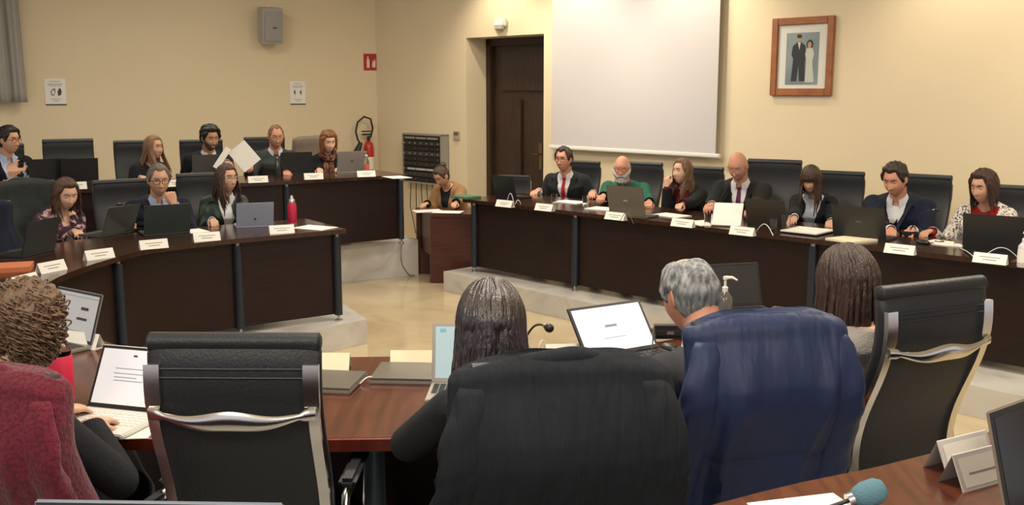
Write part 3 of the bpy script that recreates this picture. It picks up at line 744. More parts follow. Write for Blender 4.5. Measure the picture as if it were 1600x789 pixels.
    def garment(name, m, g, neck, vfront=None, cuff=.0, hem=-.10, sleeves=True, vx=.009, hemflare=1, parent=root, sw=0, open_to=None):
        mb = MB(); torso(mb, g, hemflare, sw=sw)
        if sleeves:
            for sd in (1, -1): arm(mb, sd, g * (1.0 if g < .02 else .85), cut_=-.02)
        c, f_ = remesh(mb.v, mb.f, vx, 3)
        lowz = NBn * 0
        def fn_(P):
            x, y, z = frame(P); f0 = neck - np.sqrt(x ** 2 + (y * .9) ** 2 + (np.clip(z, -9, .0) * .8) ** 2)      # neck hole
            f0 = np.where(z < -.12, -.05, f0)
            f0 = np.maximum(f0, (-z - TL * (1 - hem)) )                           # hem
            if vfront:
                z1, w0 = vfront; t = np.clip((z + z1) / z1, 0, 1.3); wv = w0 * t
                fv = np.where(y > .0, wv - np.abs(x), -1.); fv = np.where(z < -z1, np.maximum(-.02, -np.abs(x) + (open_to or 0) if open_to else -1.), fv)
                far = np.minimum(1, (armdist(P) - (.064 * k + g)) / .02)
                fv = np.where(far < 0, -.03, fv); f0 = np.maximum(f0, np.where(fv > -.03, fv, -.05))
            if cuff is not None and sleeves: f0 = np.maximum(f0, wristf(P, cuff))
            return f0
        c, f_ = cut(c, f_, fn_)
        o = np_mesh(name, loc(c), f_, m, parent)
        sm = o.modifiers.new('thickness', 'SOLIDIFY'); sm.thickness = .003; sm.offset = -1
        return o, (c, f_)
    P_ = dict(root=root, hd=hd, NB=NB, r=r, f=fwd, s=spn, b=b, S=S, E=E, W=Wr, base=base, k=k, TL=TL, garment=garment, loc=loc, HIP=HIP)
    # trousers + shoes
    if legs:
        mb = MB(); rings = []
        for q, a, c in ((-.13, .13, .12), (-.10, .16, .13), (0, .178, .135), (.10, .172, .128), (.17, .165, .12)): rings.append(ring3(HIP + spn * TL * q, r, fwd, a * k * bulk, c * k * bulk, 24))
        mb.loft(rings)
        for sd in (1, -1):
            hj, kn, ft = knees[sd]; mb.tube([hj, hj.lerp(kn, .5), kn], [.098 * k, .086 * k, .070 * k], 16); mb.ball(kn, .070 * k, 14, 10); mb.tube([kn, kn.lerp(ft, .5), ft - up * .02], [.066 * k, .062 * k, .056 * k], 14)
        c, f_ = remesh(mb.v, mb.f, .013, 2); np_mesh('trousers', loc(c), f_, trousers or cloth('dark_trousers', (.014, .014, .018)), root)
        for sd in (1, -1):
            hj, kn, ft = knees[sd]; mb = MB(); h0 = V((ft.x, ft.y, z0)); rings = []
            for q, a, hh in ((-.055, .030, .06), (-.03, .038, .085), (.02, .040, .085), (.08, .045, .06), (.14, .046, .045), (.185, .036, .032), (.20, .018, .02)):
                rings.append(ring3(h0 + b * q + up * (hh / 2 + .003), r, up, a, hh / 2, 16, 3))
            mb.loft(rings); o = mb.build('shoe', mat('shoe_leather', (.012, .011, .010), .3), root, smooth=60)
    return P_
# ------------------------------------------------------------------ clothes on a person P
def finish(P):
    M = Matrix.Translation(-P['base'])
    def go(o):
        for c in o.children:
            if c.type == 'MESH': c.data.transform(M)
            go(c)
    go(P['root']); return P['root']
def chest(P, cf, x, z, off=.004):
    if 'bvh' not in cf: cf['bvh'] = BVHTree.FromPolygons([V(p) for p in cf['c']], [list(q) for q in cf['f']])
    o = P['NB'] + P['r'] * x + P['s'] * z + P['f'] * .6; h = cf['bvh'].ray_cast(o, -P['f'])
    if h[0] is None or (h[0] - o).length > .62: return P['NB'] + P['r'] * x + P['s'] * z + P['f'] * (.09 + off)
    return h[0] + P['f'] * off
def shirt_collar(P, m, parent, r=.060, h=.038, spread=.5, flare=.018):
    k = P['k']; up = (P['hd'].w((0, -.03, -.05)) - P['NB']).normalized(); mb = MB(); top = []; mid = []; fold = []
    n = 25
    rows = [[], [], [], []]
    for i in range(n):
        a = -PI + .35 + (2 * PI - .7) * i / (n - 1)           # 0 = back
        d = -P['f'] * math.cos(a) + P['r'] * math.sin(a); drop = .030 * (abs(a) / PI) ** 2; ff = abs(a) / PI
        c = P['NB'] + P['f'] * .012
        rows[0].append(c + d * (r - .004) * k + up * (-.005 - drop)); rows[1].append(c + d * (r - .006) * k + up * (h - drop)); rows[2].append(c + d * (r + .002) * k + up * (h + .003 - drop))
        rows[3].append(c + d * (r + flare) * k + up * (-.008 - drop - (.028 * spread if ff > .75 else 0)))
    vs = [p for q in rows for p in q]; mb.add(vs, [(j * n + i, j * n + i + 1, (j + 1) * n + i + 1, (j + 1) * n + i) for j in range(3) for i in range(n - 1)])
    return mb.build('collar', m, parent, smooth=80)
def tie(P, cf, m, length=.36, w=.038):
    mb = MB(); rows = []
    zs = [-.035 - length * i / 14 for i in range(15)]
    for i, z in enumerate(zs):
        hw = .014 + (w - .014) * (i / 14) if i else .012
        rows.append([chest(P, cf, q * hw, z, .007 - .003 * q * q) for q in (-1, -.5, 0, .5, 1)])
    mb.add([p for q in rows for p in q], [(j * 5 + i, j * 5 + i + 1, j * 5 + 6 + i, j * 5 + 5 + i) for j in range(14) for i in range(4)])
    t = mb.build('tie', m, P['root'], smooth=80); sm = t.modifiers.new('thickness', 'SOLIDIFY'); sm.thickness = .003
    mb = MB(); c = chest(P, cf, 0, -.035, .008); mb.loft([ring3(c + P['s'] * z, P['r'], P['f'], a, a * .6, 12) for z, a in ((-.018, .010), (-.005, .016), (.010, .020), (.016, .017))]); mb.build('knot', m, t, smooth=80)
    return t
def lapels(P, cf, m, parent, z1=.36, w0=.07, wide=.06, off=.007):
    for sd in (-1, 1):
        mb = MB(); rows = []
        for i in range(17):
            z = -.015 - (z1 - .02) * i / 16; t = max(0, (z + z1) / z1); e = w0 * t
            ww = wide * (.65 + .5 * (1 - i / 16)) * min(1, (16 - i) / 5 + .08)
            if i == 5: ww *= 1.25
            if i in (3, 4): ww *= .85
            rows.append([chest(P, cf, sd * (e + ww * q - .002), z, off * (.5 + .5 * math.sin(PI * min(q + .25, 1)))) for q in (0, .33, .66, 1)])
        mb.add([p for q in rows for p in q], [(j * 4 + i, j * 4 + i + 1, j * 4 + 5 + i, j * 4 + 4 + i) for j in range(16) for i in range(3)])
        o = mb.build('lapel', m, parent, smooth=80); sm = o.modifiers.new('thickness', 'SOLIDIFY'); sm.thickness = .0025
def suit(P, jm, sm_, tm=None, z1=.34, w0=.068, lap=True, collar=True, g=.020, vx=.009, wide=.06, hem=-.10):
    sh, a = P['garment']('shirt', sm_, .006, .060, cuff=-.004, vx=.010); cf = dict(c=a[0], f=a[1])
    if collar: shirt_collar(P, sm_, sh)
    if tm: tie(P, cf, tm)
    jk, a2 = P['garment']('jacket', jm, g, .070, vfront=(z1, w0), cuff=.018, vx=vx, hem=hem)
    cf2 = dict(c=a2[0], f=a2[1])
    if lap: lapels(P, cf2, jm, jk, z1, w0, wide)
    return jk, cf, cf2
def sweater(P, m, neck=.064, collar=None, g=.014, vx=.009, name='sweater', trim=True, vfront=None, cuff=.0):
    if collar:
        mb = MB(); 
    sw, a = P['garment'](name, m, g, neck, cuff=cuff, vx=vx, vfront=vfront)
    if collar: shirt_collar(P, collar, P['root'], r=.062, h=.036)
    return sw, dict(c=a[0], f=a[1])
def scarf(P, m, r=.074, tr=.026, loops=2, ends=.25, cf=None):
    mb = MB(); pts = []
    for i in range(40 * loops):
        a = 2 * PI * i / 40; pts.append(P['NB'] + P['f'] * (.02 + r * 1.05 * math.cos(a)) + P['r'] * r * math.sin(a) + P['s'] * (.015 - .035 * math.cos(a) + .028 * (i // 40) + .006 * math.sin(i * 1.3)))
    mb.tube(pts, [tr * (1 + .15 * math.sin(i * .9)) for i in range(len(pts))], 10, flat=.8)
    if ends:
        for sd in (-1, 1):
            q = []
            for i in range(12):
                z = -.02 - ends * i / 11; q.append((chest(P, cf, sd * (.025 + .02 * i / 11), z, .016) if cf else P['NB'] + P['f'] * .12 + P['s'] * z))
            mb.tube(q, [.028] * 12, 10, flat=.35, up=tuple(P['r']))
    return mb.build('scarf', m, P['root'], smooth=80)
def fy(yaw): return V((math.cos(math.radians(yaw)), math.sin(math.radians(yaw)), 0))
# ------------------------------------------------------------------ people
SUITB = cloth('charcoal_suit', (.016, .017, .019)); SUITN = cloth('navy_suit', (.010, .014, .032)); SHW = cloth('white_shirt', (.72, .72, .74), bump=.1, var=.02); SHB = cloth('light_blue_shirt', (.42, .52, .72), bump=.1, var=.02)
BLK = cloth('black_knit', (.014, .015, .019), bump=.5, bscale=300)
def rp(px, py, off): return onp(px, py, RT0 + wn * off, wn)
def hz(px, py, z): return at(px, py, z)
T1 = ZT1 + .012; T2 = ZT2 + .012
# -- presidency row
def R(fn): return fn
p = rp(881, 249, 1.10)
P = person('bespectacled man in a charcoal suit with a red tie and white shirt', p, P1, 238, 247, pitch=4, hands={1: hz(836, 302, T1), -1: hz(925, 305, T1)}, tone='ruddy', k=1.04, glasses='dark', brow=hairm('dark_brown', (.035, .022, .015)), down=False, lips=(.38, .16, .12))
suit(P, SUITB, SHW, cloth('red_tie', (.42, .015, .03), .5, .1), w0=.085)
hair_cap(P['hd'], P['root'], hairm('dark_brown', (.035, .022, .015)), .080, .014, recede=.022, low=-.07, lump=.006); finish(P)
p = rp(972, 263, 1.02)
P = person('bald man with a white beard and glasses in a green sweater', p, P1, 256, 243, pitch=10, hands={1: hz(935, 318, T1 + .04), -1: hz(1015, 325, T1)}, tone='ruddy', k=1.05, glasses='red', brow=hairm('white', (.5, .48, .45)), down=True, beard=(hairm('white_beard', (.50, .46, .41), .8, .5), .016, .02), hcurl=1.0, shrug=.02)
GRN = cloth('green_wool', (.012, .105, .062), bump=.5, bscale=250)
sweater(P, GRN, .070, cloth('grey_collar', (.10, .10, .13)))
hair_cap(P['hd'], P['root'], hairm('white', (.55, .52, .48)), .10, .004, recede=.02, low=-.06, bald=.10); finish(P)
p = rp(1066, 268, 1.06)
hs = rp(1041, 278, .93)
P = person('woman with long light brown hair resting her chin on her hand', p, P1, 212, 232, pitch=0, female=True, hands={1: hs, -1: hz(1030, 340, T1)}, handdir={1: V((-.1, .25, 1)), ('n', 1): (.6, .5, 0)}, elbow={1: V((-.1, -.2, -1))}, k=.98, down=False, brow=hairm('light_brown', (.16, .085, .045)), hcurl=1.2, tone='light')
suit(P, cloth('black_jacket', (.010, .011, .013)), cloth('dark_red_top', (.13, .012, .018)), None, w0=.085, lap=False, collar=False)
LB = hairm('light_brown', (.16, .085, .045)); hair_cap(P['hd'], P['root'], LB, .085, .016, low=-.08); long_hair(P['hd'], P['root'], LB, 130, .34, .010, 26, azmin=1.15, seed=3, fwd=.3); finish(P)
p = rp(1153, 259, .98)
P = person('bald man in a dark suit and purple tie reading a sheaf of papers', p, P1, 236, 243, pitch=30, hands={1: hz(1108, 325, T1 + .06), -1: hz(1168, 338, T1 + .03)}, tone='ruddy', k=1.08, glasses='silver', brow=hairm('grey', (.25, .23, .21)), hcurl=.9, lean=.2)
suit(P, SUITB, SHW, cloth('purple_tie', (.10, .02, .06), .5, .1), w0=.085)
hair_cap(P['hd'], P['root'], hairm('grey', (.25, .23, .21)), .11, .003, low=-.06, bald=.12); finish(P)
p = rp(1267, 280, 1.04)
P = person('woman with a brown fringe in a black jacket and white blouse looking down', p, P1, 240, 240, pitch=24, female=True, hands={1: hz(1238, 352, T1), -1: hz(1296, 352, T1)}, k=.97, tone='mid', brow=hairm('dark_brown', (.035, .022, .015)))
suit(P, cloth('black_jacket', (.010, .011, .013)), cloth('pale_blouse', (.55, .58, .66), bump=.1), None, w0=.10, lap=True, collar=True)
DB = hairm('brown', (.055, .028, .016)); hair_cap(P['hd'], P['root'], DB, .055, .016, low=-.08); long_hair(P['hd'], P['root'], DB, 110, .29, .006, 24, azmin=.75, fringe=1, seed=4, fwd=.3); finish(P)
p = rp(1399, 280, .95)
P = person('man in a navy suit and dark tie looking down at his hands', p, P1, 222, 236, pitch=24, hands={1: hz(1392, 366, T1), -1: hz(1420, 366, T1)}, k=1.08, tone='ruddy', brow=hairm('dark_brown', (.035, .022, .015)), lean=.2, bulk=1.05)
suit(P, SUITN, SHW, cloth('navy_tie', (.006, .009, .02), .5, .1), w0=.08)
hair_cap(P['hd'], P['root'], hairm('dark_brown', (.035, .022, .015)), .080, .013, recede=.006, low=-.07, lump=.008); finish(P)
p = rp(1537, 292, .98)
P = person('woman with a brown bob in a speckled white cardigan over a red top', p, P1, 208, 232, pitch=14, female=True, hands={1: hz(1445, 367, T1), -1: hz(1560, 385, T1)}, k=1.0, tone='mid', brow=hairm('dark_brown', (.035, .022, .015)), lean=.15)
SPK = ramp_mat('speckled_knit', [(.40, (.06, .05, .07)), (.47, (.60, .56, .50)), (.7, (.75, .71, .64))], .9, 70, detail=1)
suit(P, SPK, cloth('red_top', (.30, .012, .018)), None, w0=.10, lap=False, collar=False, g=.022)
BB = hairm('dark_bob', (.045, .020, .012)); hair_cap(P['hd'], P['root'], BB, .080, .020, low=-.08, lump=.006); long_hair(P['hd'], P['root'], BB, 150, .225, .004, 22, azmin=1.15, seed=5, fwd=-.1, off=.020, r=.011); finish(P)
# -- front left row
p = atY(103, 303, 7.45)
P = person('woman with wavy brown hair in a dark pink and white patterned blouse', p, P1, 318, 322, pitch=22, female=True, hands={1: hz(100, 362, T1), -1: hz(122, 366, T1)}, k=.98, tone='light', brow=LB)
PAT = ramp_mat('patterned_blouse', [(.30, (.018, .010, .020)), (.50, (.035, .012, .03)), (.56, (.30, .10, .12)), (.62, (.62, .50, .50)), (.75, (.10, .02, .04))], .8, 9, detail=1, distort=1.5)
sweater(P, PAT, .075, name='blouse', g=.016, vfront=(.16, .05))
WB = hairm('wavy_brown', (.075, .033, .017)); hair_cap(P['hd'], P['root'], WB, .080, .018, low=-.08); long_hair(P['hd'], P['root'], WB, 150, .28, .016, 34, azmin=1.12, r=.009, seed=6, fwd=.35); finish(P)
p = atY(248, 281, 8.0); hs = atY(266, 303, 7.86)
P = person('man with grey hair and glasses holding a hand to his mouth', p, P1, 300, 297, pitch=10, hands={1: hz(205, 355, T1), -1: hs}, handdir={-1: V((-.35, .1, 1)), ('n', -1): (-.3, .9, 0)}, elbow={-1: V((.5, -.2, -1))}, k=1.05, tone='mid', glasses='dark', brow=hairm('grey', (.25, .23, .21)), hcurl=1.3)
suit(P, SUITN, SHB, None, w0=.08)
hair_cap(P['hd'], P['root'], hairm('salt_brown', (.13, .10, .08)), .082, .013, recede=.01, low=-.07); finish(P)
p = atY(354, 279, 8.35)
P = person('woman with long dark hair and glasses in a green checked jacket', p, P1, 322, 300, pitch=2, female=True, hands={1: hz(335, 350, T1), -1: hz(385, 352, T1)}, k=.97, tone='mid', glasses='silver', brow=hairm('dark_brown', (.035, .022, .015)), down=False)
CHK = ramp_mat('green_check', [(.30, (.008, .012, .011)), (.52, (.014, .028, .024)), (.64, (.05, .075, .065))], .9, 17, kind='noise', detail=0)
suit(P, CHK, SHW, None, w0=.085, lap=True)
hair_cap(P['hd'], P['root'], DB, .080, .016, low=-.08); long_hair(P['hd'], P['root'], DB, 120, .33, .009, 26, azmin=1.1, seed=8, fwd=.3); finish(P)
# -- back left row
p = atY(14, 219, 9.6)
P = person('man in glasses at the far left in a black jacket and pale blue shirt', p, P2, 342, 318, pitch=6, hands={1: hz(10, 283, T2), -1: hz(55, 282, T2)}, k=1.05, tone='mid', glasses='red', brow=hairm('black', (.012, .009, .008)))
suit(P, cloth('black_jacket', (.010, .011, .013)), SHB, None, w0=.10)
hair_cap(P['hd'], P['root'], hairm('black', (.014, .010, .008)), .080, .016, low=-.07, lump=.008); finish(P)
p = atY(240, 231, 10.0)
P = person('woman with long fair hair in a black top looking to the right', p, P2, 338, 315, pitch=2, female=True, hands={1: hz(225, 280, T2), -1: hz(262, 282, T2)}, k=.98, tone='mid', brow=LB, down=False)
sweater(P, BLK, .075, g=.015)
FB = hairm('dark_blonde', (.22, .125, .065)); hair_cap(P['hd'], P['root'], FB, .085, .016, low=-.08); long_hair(P['hd'], P['root'], FB, 120, .38, .006, 20, azmin=1.1, seed=9, fwd=.45); finish(P)
p = atY(328, 216, 10.3)
P = person('dark-haired man in a black jacket over a white shirt holding a sheet', p, P2, 312, 300, pitch=14, hands={1: hz(310, 275, T2), -1: atY(357, 258, 9.95)}, k=1.04, tone='tan', brow=hairm('black', (.014, .010, .008)), beard=(hairm('stubble', (.10, .06, .04), .9, .2), .002, .0), hcurl=.9)
suit(P, cloth('black_jacket', (.010, .011, .013)), SHW, None, w0=.075, collar=True)
hair_cap(P['hd'], P['root'], hairm('black', (.014, .010, .008)), .078, .018, low=-.07, lump=.012); finish(P)
p = atY(431, 213, 10.75)
P = person('balding man with glasses in a grey sweater with a shirt collar', p, P2, 296, 290, pitch=16, hands={1: atY(390, 263, 10.3), -1: hz(448, 272, T2)}, k=1.04, tone='ruddy', glasses='silver', brow=hairm('ginger', (.20, .09, .04)), hcurl=.9)
sweater(P, cloth('grey_green_wool', (.045, .055, .052), bump=.5, bscale=250), .070, SHW)
hair_cap(P['hd'], P['root'], hairm('ginger', (.20, .10, .05)), .094, .006, recede=.016, low=-.06); finish(P)
p = atY(513, 222, 11.0)
P = person('woman with auburn hair and a brown patterned scarf in a dark coat', p, P2, 300, 288, pitch=14, female=True, hands={1: hz(500, 268, T2), -1: hz(528, 268, T2)}, k=1.0, tone='light', brow=LB)
jk, c1, c2 = suit(P, cloth('black_jacket', (.010, .011, .013)), BLK, None, w0=.09, lap=False, collar=False)
scarf(P, ramp_mat('brown_scarf', [(.35, (.05, .02, .012)), (.55, (.16, .06, .035)), (.7, (.30, .18, .10))], .9, 30, detail=2), cf=c1)
AU = hairm('auburn', (.22, .085, .030)); hair_cap(P['hd'], P['root'], AU, .070, .018, low=-.08, lump=.008); long_hair(P['hd'], P['root'], AU, 90, .20, .004, 22, azmin=.95, seed=10, off=.014, fwd=0); finish(P)
# -- clerk at the side desk
p = atY(690, 275, 11.15)
P = person('woman with dark hair in a bun and a tan jacket writing papers', p, 0, 228, 246, pitch=38, female=True, hands={1: hz(662, 322, DH + .015), -1: hz(705, 331, DH + .015)}, k=.98, tone='mid', brow=DB, lean=.24)
suit(P, cloth('tan_jacket', (.30, .17, .075)), BLK, None, w0=.07, lap=False, collar=False, g=.026)
hair_cap(P['hd'], P['root'], DB, .080, .012, low=-.07); mb = MB(); mb.ball(P['hd'].w((0, -.09, .085)), .040, 14, 10); mb.build('hair_bun', DB, P['root'], smooth=80); finish(P)
# -- seen from behind, near desk
p = at(38, 512, P1 + 1.11)
P = person('woman with short curly brown hair in a black sweater typing', p, P1, 62, 72, pitch=14, female=True, hands={-1: hz(128, 636, T1 + .03), 1: hz(163, 655, T1 + .03)}, k=1.02, tone='light', brow=LB, vox=.0042, lean=.10, handdir={-1: V((.50, .85, -.15)), 1: V((.15, 1, -.15)), ('n', 1): (0, 0, -1), ('n', -1): (0, 0, -1)}, elbow={1: V((.75, -.5, -.6))})
sw, cf = sweater(P, BLK, .075, g=.014, vx=.007, cuff=.02); scarf(P, ramp_mat('blue_scarf', [(.4, (.06, .25, .50)), (.52, (.45, .58, .66)), (.65, (.35, .10, .22))], .8, 25, detail=2), r=.076, tr=.014, loops=1, ends=0)
CB = hairm('curly_brown', (.15, .088, .050), .45); hair_cap(P['hd'], P['root'], CB, .07, .024, low=-.085, lump=.010, noise=.004)
def curls(P, m, n=620, seed=2, R0=.022, low=-.12):
    rnd = random.Random(seed); mb = MB(); hd = P['hd']
    for i in range(n):
        az = rnd.uniform(.8, PI) * rnd.choice((-1, 1)); el = math.asin(rnd.uniform(-.62, 1)); d = az_el(az, el); b0_ = head_pts(np.array([d]), rnd.uniform(.012, .030))[0]
        t = np.cross(d, [0, 0, 1]); t /= np.linalg.norm(t); u = np.cross(t, d); cr = rnd.uniform(.007, .015); ph = rnd.uniform(0, 6.3); pts = []
        L = rnd.randint(14, 22); dn = rnd.uniform(.0016, .003)
        for j in range(L):
            a = ph + j * .62; pts.append(b0_ + t * cr * math.cos(a) + d * cr * .7 * math.sin(a) - u * dn * j * (1 if el < .9 else .6) + d * .002)
        mb.tube(hd.to_world(np.array(pts)), [.0033 * (.4 + .6 * math.sin(PI * (j + .5) / L)) for j in range(L)], 6)
    return mb.build('hair_curls', m, P['root'], smooth=80)
curls(P, CB); finish(P)
p = at(767, 507, P1 + 1.13)
P = person('woman with long dark hair in a black sweater leaning over the desk', p, P1, 93, 98, pitch=12, female=True, hands={-1: V((-.12, 3.20, T1 + .02)), 1: V((.14, 3.26, T1 + .02))}, k=1.03, tone='light', brow=DB, vox=.0048, lean=.06, hipoff=(.10, .04, 0), elbow={-1: V((-1, -.35, -.45)), 1: V((1, -.2, -.4))}, bulk=1.0)
sweater(P, BLK, .07, g=.020, vx=.007)
KB = hairm('near_black_brown', (.022, .013, .014), .24, bump=.35, spec=1.0); hair_cap(P['hd'], P['root'], KB, .07, .016, low=-.09); long_hair(P['hd'], P['root'], KB, 420, .34, .003, 14, azmin=.75, seed=12, fwd=.06, r=.0085, off=.020, vary=.14, out=.10); finish(P)
p = at(1078, 462, P1 + 1.15)
P = person('grey-haired man in a dark grey suit with a white collar', p, P1, 122, 112, pitch=22, roll=0, hands={-1: V((.55, 3.70, T1 + .02)), 1: V((.86, 3.72, T1 + .02))}, k=1.04, hipoff=(.16, .12, 0), tone='ruddy', brow=hairm('grey', (.25, .23, .21)), vox=.0048, lean=.04)
suit(P, cloth('grey_suit', (.045, .048, .054)), SHW, None, w0=.07, vx=.007)
hair_cap(P['hd'], P['root'], ramp_mat('hair_salt_pepper', [(.35, (.07, .075, .08)), (.55, (.22, .23, .235)), (.7, (.36, .36, .35))], .5, 60, stretch=(1, 1, .25), bump=.8), .092, .013, recede=.02, low=-.075, noise=.0022, bald=.03); finish(P)
p = at(1324, 438, P1 + 1.12)
P = person('woman with long dark brown hair in a pale grey top', p, P1, 118, 116, pitch=14, female=True, hands={-1: V((.92, 4.15, T1 + .02)), 1: V((1.22, 4.18, T1 + .02))}, k=1.0, tone='light', brow=DB, vox=.0048, lean=.04, hipoff=(-.04, .04, 0))
sweater(P, cloth('pale_grey_knit', (.30, .28, .26), bump=.6, bscale=150, var=.25), .07, g=.018, vx=.007)
RB = hairm('dark_red_brown', (.040, .020, .015), .32, spec=.6); hair_cap(P['hd'], P['root'], RB, .07, .018, low=-.09); long_hair(P['hd'], P['root'], RB, 380, .46, .005, 14, azmin=.75, seed=13, fwd=.05, r=.009, off=.022, vary=.16, out=.05); finish(P)
def chair_at(pos, z0, yaw, label, group=None):
    """pos: world point of the middle of the top edge of the back"""
    s_ = (pos.z - z0) / 1.18; return chair(0, 0, 0, z0, yaw, label, group, xyp=xy(pos), sc=s_)
def chp(px, py, off, yaw, label): return chair_at(rp(px, py, off), P1, yaw, label)
CHS = {}
CHS['c1'] = chair_at(at(368, 518, P1 + 1.16), P1, 89, 'empty black leather chair with chrome frame in the left foreground')
CHS['c2'] = chair_at(at(1452, 437, P1 + 1.18), P1, 115, 'black leather chair turned sideways behind the woman in pale grey')
CHS['a2'] = chair_at(at(872, 560, P1 + 1.13), P1, 100, 'black chair wearing the big black wool coat')
CHS['a3'] = chair_at(at(1190, 495, P1 + 1.14), P1, 104, 'black chair wearing the navy raincoat')
CHS['a1'] = chair_at(at(-20, 575, P1 + 1.10), P1, 76, 'black chair wearing the burgundy coat, lower left corner')
chp(908, 251, 1.45, 240, 'black chair behind the man with the red tie')
chp(1003, 253, 1.45, 236, 'black chair behind the man in the green sweater')
chp(1096, 260, 1.45, 236, 'black chair behind the woman resting her chin')
chp(1210, 249, 1.42, 240, 'tallest black chair, behind the bald man reading papers')
chp(1308, 267, 1.45, 238, 'black chair behind the woman with the brown fringe')
chp(1440, 272, 1.45, 232, 'black chair behind the man in the navy suit')
chp(1600, 290, 1.45, 236, 'black chair at the right edge behind the woman in the cardigan')
chair_at(atY(106, 217, 9.95), P2, 300, 'empty black chair between the far left man and the fair-haired woman')
chair_at(atY(213, 219, 10.45), P2, 296, 'black chair behind the fair-haired woman')
chair_at(atY(314, 218, 10.8), P2, 292, 'black chair behind the dark-haired man holding a sheet')
chair_at(atY(413, 214, 11.25), P2, 292, 'black chair behind the balding man in the grey sweater')
CHS['b5'] = chair_at(atY(490, 217, 11.45), P2, 290, 'chair wearing the beige coat behind the auburn-haired woman')
chair_at(atY(0, 225, 10.05), P2, 310, 'black chair of the far left man in glasses')
CHS['f1'] = chair_at(atY(38, 284, 7.55), P1, 318, 'black chair wearing the grey green jacket at the left')
chair_at(atY(188, 280, 8.35), P1, 304, 'black chair behind the man with his hand to his mouth')
chair_at(atY(317, 270, 8.75), P1, 296, 'black chair behind the woman in the checked jacket')
chair_at(V((.02, 12.05, 1.0)), 0, 250, 'black chair of the clerk at the small side desk')
CHS['f0'] = chair_at(atY(-22, 318, 6.55), P1, 345, 'black chair cut by the left edge, wearing a navy jacket')
WORLD = .5; EXPO = .44; PANEL = 62; LAMPS = [(-4, 3), (0, 3), (-4.5, 7), (-.5, 7), (3, 5), (-3.5, 10.5), (0, 10), (-1.8, -.9), (2.2, -.9)]; LP_ = [.5, 1.1, .4, 1, 1.15, .65, 1.05, 1.6, 1.6]; WW_S = [3.2, 1.9, .2, -2.6, -4.2]; WW_N = 5; WW_P = 75  # last two LAMPS are added behind the camera to brighten the foreground backs
